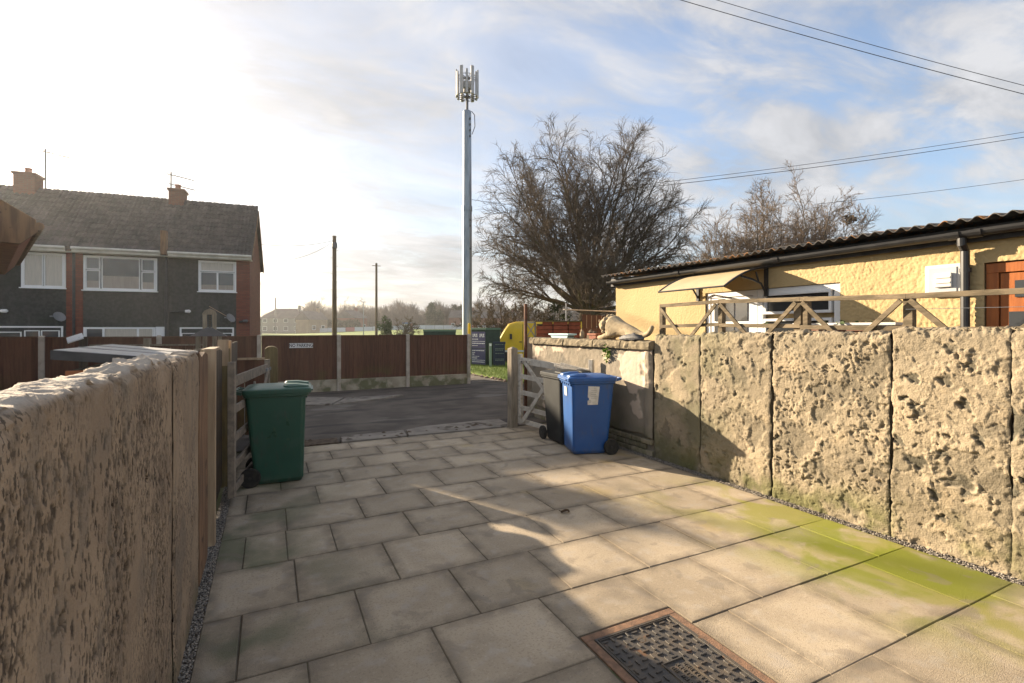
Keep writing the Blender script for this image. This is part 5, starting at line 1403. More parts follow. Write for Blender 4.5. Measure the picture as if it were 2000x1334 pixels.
stone_animal()
def lump(name, label, cat, loc, s, m, seed):
    n1, n2 = 14, 22; rs_ = seed; vv = []
    for i in range(n1 + 1):
        for j in range(n2):
            th_ = math.pi * i / n1; ph = 6.283 * j / n2
            p = np.array([math.sin(th_) * math.cos(ph), math.sin(th_) * math.sin(ph), math.cos(th_)])
            k = 1 + .35 * float(perlin(np.array([p[0] * 2.2 + seed]), np.array([p[1] * 2.2 + p[2] * 3]), 3)[0]) + .15 * float(perlin(np.array([p[0] * 6 + seed]), np.array([p[1] * 6 + p[2] * 5]), 5)[0])
            vv.append((p[0] * s[0] * k, p[1] * s[1] * k, max(0, .5 * s[2] + p[2] * s[2] * k)))
    ff = [(i * n2 + j, i * n2 + (j + 1) % n2, (i + 1) * n2 + (j + 1) % n2, (i + 1) * n2 + j)[::-1] for i in range(n1) for j in range(n2)]
    return tag(MB().add(vv, ff).build(name, m, loc=loc, smooth=True), label, cat)


lump('folded_tarp', 'crumpled dark grey sheeting on coping under the stone tail', 'tarp', (4.43, 5.32, 1.488), (.07, .23, .06), 'tarp', 2.0)
lump('stone_lump', 'small pointed pale stone ornament beside the light blue trough', 'ornament', (4.62, 6.78, 1.488), (.035, .035, .09), 'statue', 5.0)
lump('potted_heather', 'scraggy grey potted plant between the blue trough and red trough', 'plant', (4.72, 6.62, 1.42), (.09, .10, .13), 'scrub', 7.0)


def planter_box():
    t = thing('brick_planter', 'long rust red brick planter box behind the light blue trough', 'planter', (5.0, 8.15, 0), R(-27))
    rs = random.Random(3)
    MB().bx(-.40, .42, .03, .22, 0, 1.74).build('core', 'soil', t)
    for k, (a, c) in enumerate(((-.42, -.10), (-.09, .19), (.20, .44))):
        for r_ in range(6):
            z = 1.32 + r_ * .078
            if k == 0 and r_ == 5: a = -.30
            MB().bx(a, c - .006, -.02 - (k % 2) * .012, .05, z, z + .07).build('brick', 'red_brick', t, bevel=.005)
    MB().bx(-.44, .46, -.05, .25, 1.785, 1.80).build('coping', 'scrub', t)


planter_box()
t = thing('screen_block_pier', 'pale pierced concrete screen block pier at far end of the old wall', 'pier', (4.62, 8.55, 0), R(-27))
b = MB()
b.bx(-.10, .10, -.05, .05, 0, 1.45)
for z in (1.455, 1.76): b.bx(-.10, .10, -.045, .045, z, z + .03)
for x in (-.10, .075): b.bx(x, x + .025, -.045, .045, 1.486, 1.759)
b.bar((-.08, 0, 1.49), (.08, 0, 1.75), .08, .022); b.bar((-.08, .003, 1.75), (.08, .003, 1.49), .074, .022)
b.build('screen_block', 'con_post', t)
tag(MB().bx(-.025, .025, -.025, .025, 0, 2.13).build('iron_post', 'rust', loc=(4.46, 8.47, 0)), 'rusty square iron post at the end of old wall by the van', 'post')
p = thing('clothes_pole', 'thin grey metal clothes pole behind the rust red planter', 'pole', (5.94, 9.34, 0))
MB().tube([(0, 0, 0), (0, 0, 2.22)], .016, 8).build('pole', 'metal_grey', p); MB().bar((-.06, 0, 2.08), (.06, 0, 2.08), .02, .02).build('hook', 'metal_grey', p)
tag(MB().tube([(6.45, 10.3, 2.12), (7.0, 9.2, 2.05), (7.45, 7.75, 1.95)], .018, 6).build('clothes_prop', 'pale_wood'), 'long pale clothes prop leaning between tree and yellow building', 'prop')


def slat_fence():
    t = thing('slat_fence', 'short brown upright slat fence with pale gaps left of yellow building', 'fence', (7.2, 9.83, 0), R(-26))
    for k in range(9):
        x = -.42 + k * .122
        MB().bx(x, x + .10, -.012, .012, .4, 2.0 - k * .008).build('slat', 'fence_brown', t)
        MB().bx(x + .101, x + .12, -.004, .018, .4, 1.98 - k * .008).build('batten', 'pale_wood', t)
    MB().bx(-.45, .72, .02, .06, 1.55, 1.62).build('rail', 'fence_brown', t)
    MB().bx(-.45, .72, -.03, .03, .0, 1.66).build('kick_board', 'fence_brown', t)


slat_fence()


# ------------------------------------------------------------------ mast, cabinets, bollard, van, verge
def mast():
    t = thing('phone_mast', 'tall galvanised phone mast topped by a ring of white antennas', 'mast', (9.36, 24.37, 0))
    MB().lathe([(.255, 0), (.25, 7.9), (.25, 8.0)], 20).build('lower_pole', 'galv', t, smooth=False)
    MB().lathe([(.24, 8.0), (.215, 13.08), (.19, 13.12)], 20).build('upper_pole', 'galv', t)
    MB().lathe([(.275, 7.85), (.275, 8.1)], 20).build('flange', 'galv', t, bevel=.01)
    MB().lathe([(.07, 13.12), (.07, 15.0)], 10).build('spigot', 'dark_metal', t)
    hd = MB()
    for z in (13.85, 14.85):
        hd.lathe([(.12, z - .05), (.12, z + .05)], 12)
    for k in range(12):
        a = k * 6.283 / 12
        for z in (13.85, 14.85): hd.tube([(0, 0, z), (.5 * math.cos(a), .5 * math.sin(a), z + .02)], .02, 5)
    n = 24
    for k in range(n):
        a, c = k * 6.283 / n, (k + 1) * 6.283 / n
        for z in (13.87, 14.87): hd.tube([(.5 * math.cos(a), .5 * math.sin(a), z), (.5 * math.cos(c), .5 * math.sin(c), z)], .018, 5)
    hd.build('head_frame', 'dark_metal', t)
    for k in range(12):
        a = k * 6.283 / 12 + .13
        m_ = Matrix.Rotation(a, 4, 'Z') @ Matrix.Translation((.56, 0, 0))
        L_ = 1.45 if k % 2 else 1.25
        MB().bx(-.045, .045, -.085 if k % 2 else -.06, .085 if k % 2 else .06, 13.82, 13.82 + L_, 0, m_).build('antenna_panel', 'antenna', t, bevel=.02)
    for k in range(8):
        a = k * 6.283 / 8; m_ = Matrix.Rotation(a, 4, 'Z') @ Matrix.Translation((.30, 0, 0))
        MB().bx(-.06, .06, -.09, .09, 14.2, 14.55, 0, m_).build('radio_unit', 'antenna', t)
    MB().tube([(.2, -.12, 13.1), (.34, -.2, 12.9), (.36, -.2, 12.3), (.24, -.1, 11.9)], .02, 6).build('cable_loop', 'cable', t)
    for z in (12.6, 12.3, 12.0, 11.7, 7.3, 7.0, 5.8): MB().bx(.05, .11, -.27, -.2, z, z + .1).build('cable_clamp', 'dark_metal', t)


mast()


def cabinets():
    g = 'phone mast cabinets on the verge'
    def cab(label, x, y, w, d, h, rz, m, lid):
        t = thing('street_cabinet', label, 'cabinet', (x, y, 0), rz, g)
        MB().bx(-w / 2, w / 2, -d / 2, d / 2, .08, h - .09).build('body', m, t, bevel=.008)
        MB().bx(-w / 2 - .02, w / 2 + .02, -d / 2 - .02, d / 2 + .02, h - .088, h).build('roof_lid', lid, t, bevel=.01)
        MB().bx(-w / 2 + .02, w / 2 - .02, -d / 2 + .02, d / 2 - .02, 0, .079).build('plinth', 'concrete', t)
        MB().bx(-.004, .004, -d / 2 - .004, -d / 2 - .001, .12, h - .12).build('door_seam', 'van_trim', t)
        return t
    rz = R(-20)
    a = cab('large dark green cabinet with two indigo posters beside fence end', 8.58, 20.05, .86, .95, 1.70, R(-65), 'cab_green', 'cab_lid')
    # posters
    for (z0, z1, big) in ((.83, 1.53, True), (.12, .80, False)):
        p = MB().bx(-.40, .40, -.487, -.4795, z0, z1).build('poster', 'indigo', a)
        if big:
            me = text_mesh('UPUS', .20, .001); o = link('lettering', me, 'white_sign', p); o.location = (.20, -.489, z1 - .17); o.rotation_euler = (R(90), 0, 0); o.scale = (.62, 1, 1)
            me = text_mesh('UPUS', .20, .001); o = link('lettering', me, 'white_sign', p); o.location = (-.20, -.489, z1 - .17); o.rotation_euler = (R(90), 0, 0); o.scale = (.62, 1, 1)
        ln = MB(); rs = random.Random(int(z0 * 100))
        n = 4 if big else 7
        for k in range(n):
            z = (z1 - .34 - k * .09) if big else (z1 - .1 - k * .082)
            hgt = .022 if k % 2 else .035
            x = -.36
            while x < .34:
                w = rs.uniform(.03, .1)
                ln.bx(x, min(x + w, .38), -.489, -.4875, z, z + hgt); x += w + .02
                if rs.random() < .12: break
        ln.build('poster_print', 'white_sign', p)
    cab('low green cabinet mostly hidden behind the brown fence', 7.3, 22.6, 1.5, .7, 1.62, rz, 'cab_green', 'cab_lid')
    s = cab('small navy cabinet with faint pale lettering beside the bollard', 8.86, 19.25, .50, .38, 1.10, R(-26), 'navy', 'navy')
    ln = MB(); rs = random.Random(2)
    for k, z in enumerate((.98, .80, .74, .60, .36, .30)):
        x = -.16
        while x < .16: w = rs.uniform(.03, .07); ln.bx(x, x + w, -.1955, -.1935, z, z + .022); x += w + .02
    ln.build('print', 'bollard_green', s)
    b = thing('bollard', 'pale green square bollard in front of the cabinets', 'bollard', (8.34, 19.0, 0), R(-26))
    MB().bx(-.055, .055, -.055, .055, 0, 1.06).build('shaft', 'bollard_green', b, bevel=.012)
    MB().bx(-.04, .05, -.062, -.05, .94, 1.03).build('reflector', 'white_sign', b)
    tag(MB().lathe([(.07, 0), (.07, 1.9), (.03, 1.95)], 10).build('marker_post', 'yellow', loc=(9.02, 23.2, 0)), 'yellow marker post beside the foot of phone mast', 'post')


cabinets()


def van():
    t = thing('van', 'bright yellow van parked on the verge behind the rusty post', 'van', (10.05, 21.0, 0.02), R(-24))
    W_ = 1.75
    side = [(0.0, .30), (-.02, .72), (.25, .95), (.55, 1.08), (.86, 1.62), (1.06, 1.88), (1.4, 1.98), (3.0, 2.02), (4.6, 2.0), (4.8, 1.9), (4.86, .9), (4.85, .32), (4.3, .26), (.6, .26)]
    off = -.95
    b = MB()
    rings = []
    for y, k in ((0, .93), (.06, .985), (.16, 1.0), (W_ - .16, 1.0), (W_ - .06, .985), (W_, .93)):
        rings.append([(off + 2.4 + (x - 2.4) * (1 - (1 - k) * .25), y, .26 + (z - .26) * (1 - (1 - k) * (.7 if z > .9 else .25))) for x, z in side])
    loft(b, [r for r in rings])
    b.build('body', 'van_yellow', t, smooth=False, bevel=.02)
    MB().add([(off + .585, .28, 1.16), (off + .585, W_ - .28, 1.16), (off + 1.0, W_ - .3, 1.80), (off + 1.0, .3, 1.80)], [(0, 1, 2, 3)]).build('windscreen', 'glass_dark', t, loc=(-.03, 0, .03))
    MB().bx(off + 1.7, off + 1.715, -.012, .01, .4, 1.85).build('door_seam', 'van_trim', t); MB().bx(off + 2.9, off + 2.915, -.012, .01, .4, 1.9).build('door_seam', 'van_trim', t)
    MB().bx(off + 1.55, off + 1.68, -.03, -.008, 1.0, 1.04).build('handle', 'van_trim', t)
    MB().bx(off + .3, off + 4.6, -.02, .02, .55, .63).build('rubbing_strip', 'van_light', t)
    MB().bx(off - .06, off + .1, .1, W_ - .1, .32, .55).build('bumper', 'van_trim', t)
    for y in (.12, W_ - .42): MB().bx(off - .02, off + .2, y, y + .3, .68, .86).build('headlight', 'van_light', t)
    for y in (.02, W_ - .14): MB().bx(off + 4.83, off + 4.88, y, y + .12, .9, 1.4).build('rear_light', 'red_lens', t)
    for x in (off + .85, off + 3.85):
        for y in (.0, W_ - .2):
            w = MB().lathe([(.2, 0), (.31, 0), (.33, .03), (.33, .17), (.31, .2), (.2, .2)], 24, (x, y - .01, .33), 'y').build('wheel', 'rubber', t)
            MB().lathe([(.2, .02), (.05, -.0), (.05, .18), (.2, .18)], 16, (x, y - .01, .33), 'y').build('rim', 'metal_grey', w)
    for y in (-.18, W_ + .02): MB().bx(off + 1.1, off + 1.2, y, y + .16, 1.15, 1.4).build('mirror', 'van_trim', t)


van()


def verge():
    poly = [(6.75, 13.2), (14, 12.2), (26, 12), (26, 26), (6.3, 26), (6.62, 17.0), (6.68, 15.2)]
    b = MB(); b.add([(x, y, 0.07) for x, y in poly] + [(x, y, -.06) for x, y in poly], [tuple(range(7))] + [(i, i + 7, (i + 1) % 7 + 7, (i + 1) % 7) for i in range(7)])
    v = tag(b.build('verge', 'grass'), 'rough grass verge with cabinets beyond the fence end', kind='structure')
    rs = random.Random(17)
    for k in range(46):
        f = k / 45; y = 13.0 + f * 5.5; x = 6.72 - max(0, y - 14) * .02 + rs.uniform(-.14, .08); s = rs.uniform(.03, .09)
        vv = []; n = 6
        for z, q in ((0, 1.0), (s * .5, .9), (s * .8, .4)):
            for a in range(n): vv.append((s * q * math.cos(a * 6.283 / n) * rs.uniform(.7, 1.2), s * q * math.sin(a * 6.283 / n) * rs.uniform(.7, 1.2), z))
        ff = [(i * n + j, i * n + (j + 1) % n, i * n + n + (j + 1) % n, i * n + n + j) for i in range(2) for j in range(n)] + [tuple(range(2 * n, 3 * n))]
        MB().add(vv, ff).build('stone', 'rubble', v, loc=(x, y, 0.0), smooth=False)
    n = 26000
    x = RS.uniform(6.6, 14, n); y = RS.uniform(12.6, 24, n); h = RS.uniform(.04, .13, n); a = RS.rand(n) * 6.28; w = .006
    lx, ly = RS.normal(0, .03, n), RS.normal(0, .03, n)
    V = np.stack([np.stack([x - w * np.cos(a), y - w * np.sin(a), np.full(n, .06)], -1), np.stack([x + w * np.cos(a), y + w * np.sin(a), np.full(n, .06)], -1), np.stack([x + lx, y + ly, .07 + h], -1)], 1).reshape(-1, 3)
    tag(link('grass', np_mesh('grass', V, np.arange(n * 3).reshape(-1, 3)), 'grass'), 'ragged bright grass blades covering the verge', kind='stuff')


verge()


# ------------------------------------------------------------------ poles and wires
def pole(label, x, y, h, r0, steps=True):
    t = thing('telegraph_pole', label, 'pole', (x, y, 0), 0, 'telegraph poles')
    MB().lathe([(r0, 0), (r0 * .72, h)], 12).build('shaft', 'pole_wood', t)
    if steps:
        b = MB()
        for k in range(9): b.bar((-.22 if k % 2 else .0, 0, 2.6 + k * .48), (0 if k % 2 else .22, 0, 2.6 + k * .48), .018, .018)
        b.build('step_irons', 'dark_metal', t)
        MB().lathe([(r0 * .95, h - .75), (r0 * 1.05, h - .7), (r0 * 1.05, h - .45), (r0 * .95, h - .4)], 10).build('terminal_block', 'dark_metal', t)
    else:
        MB().bar((-.4, 0, h - .25), (.4, 0, h - .25), .06, .06).build('crossarm', 'pole_wood', t)


pole('stout timber telegraph pole with step irons right of the house', 3.57, 31.68, 7.3, .155)
pole('slender farther telegraph pole left of the phone mast', 9.37, 48.89, 8.05, .14, False)


def wire(label, a, b, sag, r, group):
    a = Vector(a); b = Vector(b); n = 24
    pts = [a.lerp(b, i / n) - Vector((0, 0, sag * 4 * (i / n) * (1 - i / n))) for i in range(n + 1)]
    tag(MB().tube(pts, r, 5).build('overhead_wire', 'cable'), label, 'wire', group)


g = 'overhead wires'
def ext(a, b, f0, f1):
    a = Vector(a); b = Vector(b); d = b - a; return tuple(a + d * f0), tuple(a + d * f1)
a_, b_ = ext((15.53, 14.65, 14.97), (27.43, 8.79, 11.34), -.5, 1.5); wire('lower of two dark wires crossing the upper right sky', a_, b_, .25, .014, g)
a_, b_ = ext((16.83, 14.01, 14.97), (27.43, 8.79, 11.69), -.5, 1.5); wire('upper of two dark wires crossing the upper right sky', a_, b_, .25, .012, g)
a_, b_ = ext((22.45, 22.39, 10.69), (41.14, 13.19, 13.55), -.3, 1.4); wire('lower wire rising from big bare tree towards right edge', a_, b_, .35, .018, g)
a_, b_ = ext((22.45, 22.39, 10.9), (41.14, 13.19, 13.86), -.3, 1.4); wire('upper wire rising from big bare tree towards right edge', a_, b_, .35, .014, g)
wire('wire running from the stout pole down to the house', (3.5, 31.6, 7.0), tuple(ROT @ Vector((-1.2, 4.0, 6.2))), .3, .012, g)
wire('second thin wire from the stout pole to the house', (3.5, 31.6, 6.95), tuple(ROT @ Vector((0.3, 5.5, 5.4))), .35, .010, g)
wire('wire between phone mast and the big bare tree', (9.5, 24.4, 8.5), (13.2, 24.0, 8.45), .05, .012, g)
wire('thin distant wire over the yellow building roof', (30.0, 19.0, 9.3), (46, 8, 11.4), .2, .012, g)


# ------------------------------------------------------------------ trees
def tube_batch(P, Rr, sides):
    """P (B,n,3), Rr (B,n) -> verts, quads"""
    B, n, _ = P.shape
    T = np.gradient(P, axis=1); T /= np.linalg.norm(T, axis=2, keepdims=True) + 1e-9
    ref = np.where(np.abs(T[..., 2:3]) > .92, np.array([1., 0, 0]), np.array([0, 0, 1.]))
    U = np.cross(T, ref); U /= np.linalg.norm(U, axis=2, keepdims=True) + 1e-9
    Vv = np.cross(T, U)
    an = np.arange(sides) * 2 * np.pi / sides
    ring = P[:, :, None, :] + Rr[:, :, None, None] * (np.cos(an)[None, None, :, None] * U[:, :, None, :] + np.sin(an)[None, None, :, None] * Vv[:, :, None, :])
    V = ring.reshape(-1, 3)
    b = np.arange(B)[:, None, None] * n * sides; i = np.arange(n - 1)[None, :, None] * sides; k = np.arange(sides)[None, None, :]; k2 = (k + 1) % sides
    Q = np.stack([b + i + k, b + i + k2, b + i + sides + k2, b + i + sides + k], -1).reshape(-1, 4)
    return V, Q


def grow(rng, P0, D0, L_, n, wander, up, droop_end=0.0):
    """grow polylines from P0 along D0; up = tropism per step; droop_end bends the tips down"""
    B = len(P0); P = np.zeros((B, n, 3)); P[:, 0] = P0; D = D0 / (np.linalg.norm(D0, axis=1, keepdims=True) + 1e-9)
    step = (L_ / (n - 1))[:, None]
    for i in range(1, n):
        D = D + rng.normal(0, wander, (B, 3)) + np.array([0, 0, 1.0]) * (up - droop_end * (i / n)) 
        D /= np.linalg.norm(D, axis=1, keepdims=True) + 1e-9
        P[:, i] = P[:, i - 1] + D * step
    return P


def spawn(rng, P, Rr, per, s0, s1, ang, out_bias, lenf):
    """children on parents: positions, directions, parent-radius at the spot and local parameter"""
    B, n, _ = P.shape; m = B * per
    idx = np.repeat(np.arange(B), per); s = s0 + (s1 - s0) * (np.tile(np.arange(per), B) + rng.rand(m)) / per
    f = s * (n - 1); i = np.clip(f.astype(int), 0, n - 2); w = (f - i)[:, None]
    pos = P[idx, i] * (1 - w) + P[idx, i + 1] * w
    T = P[idx, i + 1] - P[idx, i]; T /= np.linalg.norm(T, axis=1, keepdims=True) + 1e-9
    rnd = rng.normal(0, 1, (m, 3)); rnd -= (rnd * T).sum(1, keepdims=True) * T; rnd /= np.linalg.norm(rnd, axis=1, keepdims=True) + 1e-9
    a = np.radians(ang[0] + (ang[1] - ang[0]) * rng.rand(m))[:, None]
    d = T * np.cos(a) + rnd * np.sin(a); d[:, 2] += out_bias
    rad = Rr[idx, i]
    return pos, d, rad, s, idx


def bare_tree(label, loc, seed, H=12.6, W_=6.0, ang1=(24, 55), up1=.05, lf=.40, limb=.34, stem_pow=.8, s_lo=.12, stems=16, l1=13, l2=8, l3=6, trunk_h=1.6, trunk_r=.42, twig_mat='twig', group=None, droop=.10, twig_r=.009, name='bare_tree', spread=(6, 72), minh=1.0, parts=True):
    rng = np.random.RandomState(seed)
    t = thing(name, label, 'tree', loc, 0, group)
    # trunk
    tp = np.array([[(0, 0, -.1), (.05, .02, trunk_h * .35), (-.05, .04, trunk_h * .7), (.03, 0, trunk_h)]])
    V0, Q0 = tube_batch(tp, np.array([[trunk_r * 1.35, trunk_r * 1.02, trunk_r * .95, trunk_r * .9]]), 14)
    # stems: fan of directions with lengths that fill a dome
    th = np.radians(spread[0] + (spread[1] - spread[0]) * ((np.arange(stems) + .5) / stems) ** stem_pow); ph = np.arange(stems) * 2.39996 + rng.rand() * 6
    top = H - trunk_h
    Ls = 1.0 / ((np.cos(th) / top) ** 2.7 + (np.sin(th) / W_) ** 2.7) ** (1 / 2.7) * rng.uniform(.82, 1.02, stems)
    D = np.stack([np.sin(th) * np.cos(ph), np.sin(th) * np.sin(ph), np.cos(th)], -1)
    D[:, 2] += .18 * np.sin(th)
    P0 = np.stack([D[:, 0] * trunk_r * .5, D[:, 1] * trunk_r * .5, np.full(stems, trunk_h) - rng.uniform(.05, .55, stems)], -1)
    S = grow(rng, P0, D, Ls, 12, .09, 0.0, 0.0)
    k = np.linspace(0, 1, 12)[None]; S[:, :, 2] -= (np.sin(th)[:, None] ** 2) * (k ** 2.2) * W_ * .22
    Rs_ = trunk_r * limb * (1 - .88 * k ** .9) * rng.uniform(.7, 1.1, (stems, 1))
    V1, Q1 = tube_batch(S, Rs_, 8)
    # branches
    pos, d, rad, s, idx = spawn(rng, S, Rs_, l1, s_lo, .98, ang1, .10, 1)
    L1 = Ls[idx] * lf * (1.15 - .75 * s) * rng.uniform(.6, 1.2, len(s))
    B1 = grow(rng, pos, d, L1, 8, .11, up1, droop * 1.2)
    R1_ = np.minimum(rad * .5, .035)[:, None] * (1 - .8 * np.linspace(0, 1, 8)[None]) + twig_r * .6
    V2, Q2 = tube_batch(B1, R1_, 5)
    # sprays
    pos, d, rad, s, idx = spawn(rng, B1, R1_, l2, .12, 1.0, (22, 60), .02, 1)
    L2 = np.clip(L1[idx] * .45 * (1.1 - .5 * s), .25, 1.7) * rng.uniform(.6, 1.3, len(s))
    B2 = grow(rng, pos, d, L2, 5, .16, .04, droop)
    R2_ = np.minimum(rad * .5, .011)[:, None] * (1 - .65 * np.linspace(0, 1, 5)[None]) + twig_r * .5
    V3, Q3 = tube_batch(B2, R2_, 3)
    # twigs
    pos, d, rad, s, idx = spawn(rng, B2, R2_, l3, .1, 1.0, (20, 55), .03, 1)
    L3 = np.clip(L2[idx] * .55, .18, .75) * rng.uniform(.6, 1.3, len(s))
    B3 = grow(rng, pos, d, L3, 3, .18, .04, droop * .6)
    R3_ = np.full((len(s), 1), twig_r) * (1 - .6 * np.linspace(0, 1, 3)[None])
    V4, Q4 = tube_batch(B3, R3_, 3)
    def join(parts_):
        o = 0; vs_ = []; qs = []
        for v, q in parts_: vs_.append(v); qs.append(q + o); o += len(v)
        return np.concatenate(vs_), np.concatenate(qs)
    V, Q = join([(V0, Q0), (V1, Q1)])
    link('trunk', np_mesh('trunk', V, Q), 'bark', t, smooth=True)
    V, Q = join([(V2, Q2), (V3, Q3), (V4, Q4)])
    V[:, 2] = np.maximum(V[:, 2], minh * .3)
    link('crown', np_mesh('crown', V, Q), twig_mat, t)
    return t


bare_tree('big spreading bare tree with dense twigs left of yellow building', (16.22, 23.23, 0), 4, H=13.1, W_=6.4, stems=46, stem_pow=.80, s_lo=.30, l1=15, l2=11, l3=7, trunk_h=3.0, trunk_r=.46, limb=.27, droop=.12, twig_r=.0074, up1=.06, lf=.40, ang1=(20, 55), spread=(3, 80))
gp = 'bare trees beyond the yellow building'
bare_tree('leftmost pale bare tree just right of the big tree', (29.6, 25.5, 0), 21, H=10.6, W_=3.8, stems=22, l1=14, l2=7, l3=6, trunk_h=2.0, trunk_r=.22, twig_mat='twig_pale', group=gp, droop=.04, twig_r=.011, spread=(5, 50))
bare_tree('wide bare tree with dark fork behind the corrugated roof', (31.9, 24.4, 0), 22, H=12.9, W_=4.7, stems=26, l1=15, l2=7, l3=7, trunk_h=2.4, trunk_r=.30, twig_mat='twig_pale', group=gp, droop=.04, twig_r=.011, spread=(5, 55))
bare_tree('bare tree with crowded upright limbs right of the wide one', (35.6, 22.4, 0), 23, H=12.4, W_=4.4, stems=26, l1=15, l2=7, l3=7, trunk_h=2.4, trunk_r=.28, twig_mat='twig_pale', group=gp, droop=.04, twig_r=.011, spread=(5, 50))
bare_tree('slim upright bare tree holding a dark nest', (38.0, 21.4, 0), 24, H=10.6, W_=1.3, stems=7, lf=.25, l1=8, l2=6, l3=4, trunk_h=3, trunk_r=.18, twig_mat='twig_pale', group=gp, droop=.0, twig_r=.011, spread=(3, 28))
bare_tree('thin sparse sapling at right end of the bare trees', (39.6, 18.6, 0), 25, H=9.4, W_=.7, stems=4, lf=.25, l1=6, l2=4, l3=3, trunk_h=4, trunk_r=.12, twig_mat='twig_pale', group=gp, droop=.0, twig_r=.011, spread=(3, 22))
nest = thing('bird_nest', 'dark round nest high in the slim upright tree', 'nest', (37.9, 21.4, 9.6)); tag(leaves(160, (.17, .17, .17), .22, 3).build('twigs', 'twig', nest), kind='stuff')
gs = 'bare scrub bushes below the big tree'
for i, (x, y, H_, W_, lab) in enumerate(((12.2, 26.0, 4.6, 2.5, 'brown scrub bush directly right of the phone mast'), (14.4, 26.6, 4.4, 2.4, 'brown scrub bush behind the yellow van roof'), (19.2, 25.2, 4.2, 2.4, 'scrub bush between big tree trunk and yellow building'))):
    bare_tree(lab, (x, y, 0), 40 + i, H=H_, W_=W_, stems=16, l1=9, l2=7, l3=5, trunk_h=.4, trunk_r=.16, twig_mat='scrub', group=gs, droop=.03, twig_r=.012, name='scrub_bush', spread=(5, 75), minh=0)


def leafy(label, loc, H, W_, n, size, m, seed, trunk=True, name='evergreen_tree', cat='tree', group=None, conic=0.0):
    rng = np.random.RandomState(seed); t = thing(name, label, cat, loc, 0, group)
    nc = 26; cth = rng.rand(nc) * 6.28; cz = rng.rand(nc); cr = np.sqrt(rng.rand(nc)) * (1 - conic * cz)
    cen = np.stack([cr * W_ * .62 * np.cos(cth), cr * W_ * .62 * np.sin(cth), H * (.18 + .72 * cz)], -1)
    c = cen[rng.randint(0, nc, n)]; rad = W_ * .38 * rng.rand(n) ** .4; dv = rng.normal(0, 1, (n, 3)); dv /= np.linalg.norm(dv, axis=1, keepdims=True)
    p = c + dv * rad[:, None]; p[:, 2] = np.maximum(p[:, 2], .1)
    a = rng.normal(0, 1, (n, 3)); a /= np.linalg.norm(a, axis=1, keepdims=True); b = np.cross(a, dv); s = size * rng.uniform(.6, 1.4, (n, 1))
    V = np.stack([p - a * s, p + b * s * .5, p + a * s, p - b * s * .5], 1).reshape(-1, 3)
    link('crown', np_mesh('crown', V, np.arange(n * 4).reshape(-1, 4)), m, t)
    MB().tube([(0, 0, -.1), (.05, 0, H * .4), (0, .05, H * .8)], [W_ * .07, W_ * .05, W_ * .02], 8).build('trunk', 'bark', t)
    return t


# ivy on the trunk, field edge shrubs
leafy('dark ivy covered bush left of big tree trunk', (15.2, 24.6, 0), 3.6, .9, 1600, .09, 'evergreen', 3, name='ivy_bush', cat='bush')
leafy('round green shrub at the foot of the slender pole', (9.4, 45.5, 0), 3.1, .9, 1500, .10, 'ivy', 4, name='green_shrub', cat='shrub')
bare_tree('twiggy bare bush right of the slender pole', (11.0, 44.6, 0), 51, H=3.2, W_=1.8, stems=14, l1=8, l2=6, l3=4, trunk_h=.2, trunk_r=.14, twig_mat='scrub', droop=.03, twig_r=.016, name='bare_bush', spread=(5, 70), minh=0)


# ------------------------------------------------------------------ far side of the field
def far_point(px, d):
    """a spot d metres ahead along a bearing (tangent from the view axis) - plain polar placing"""
    th = R(26.2); l = (px - 1000) / 965
    return d * math.sin(th) + l * d * math.cos(th), d * math.cos(th) - l * d * math.sin(th)


def boards():
    t = thing('pitch_boards', 'long pale advertising boards round the far side of the field', 'fence', (0, 0, 0))
    pts = [far_point(548, 152), far_point(640, 150), far_point(780, 152), far_point(900, 156), far_point(1010, 160)]
    rs = random.Random(6)
    for (x0, y0), (x1, y1) in zip(pts[:-1], pts[1:]):
        n = max(2, int(math.hypot(x1 - x0, y1 - y0) / 2.4))
        for k in range(n):
            a, c = k / n, (k + 1) / n - .004
            xa, ya, xb, yb = x0 + (x1 - x0) * a, y0 + (y1 - y0) * a, x0 + (x1 - x0) * c, y0 + (y1 - y0) * c
            za = float(terrain_z(np.array(xa), np.array(ya)))
            m = 'boards_white' if rs.random() > .1 else rs.choice(['ad_blue', 'ad_red'])
            MB().bar((xa, ya, za + .75), (xb, yb, za + .75), .06, 1.25).build('board', m, t)


boards()


def far_house(label, px, d, w, dep, ev, rg, wall, rz=0.0, roof='far_roof', wins=3, chim=True, hip=False):
    x, y = far_point(px, d); z0 = float(terrain_z(np.array(x), np.array(y)))
    w *= .85; dep *= .85; ev *= .8; rg *= .82
    t = thing('far_house', label, 'house', (x, y, z0), R(-26.2) + rz, 'houses across the field')
    MB().bx(-w / 2, w / 2, 0, dep, -.5, ev).build('wall', wall, t)
    if hip:
        rf = MB().add([(-w / 2 - .3, -.3, ev), (w / 2 + .3, -.3, ev), (w / 2 + .3, dep + .3, ev), (-w / 2 - .3, dep + .3, ev), (-w / 4, dep / 2, rg), (w / 4, dep / 2, rg)], [(3, 2, 1, 0), (0, 1, 5, 4), (1, 2, 5), (2, 3, 4, 5), (3, 0, 4)])
    else:
        rf = MB().prism([(-.4, ev - .1), (dep + .4, ev - .1), (dep / 2, rg)], 'x', -w / 2 - .25, w / 2 + .25)
    r = rf.build('roof', roof, t)
    if chim: MB().bx(w * .3, w * .3 + .7, dep / 2 - .4, dep / 2 + .4, rg - .8, rg + 1.0).build('chimney', wall, r)
    for k in range(wins):
        xx = -w / 2 + w * (k + .5) / wins
        for z in ((.9, 2.2), (3.4, 4.5)):
            if z[1] < ev:
                f = MB().bx(xx - .65, xx + .65, -.04, .04, z[0], z[1]).build('window', 'upvc', t)
                MB().bx(xx - .55, xx + .55, -.06, -.041, z[0] + .1, z[1] - .1).build('pane', 'glass_dark', f)


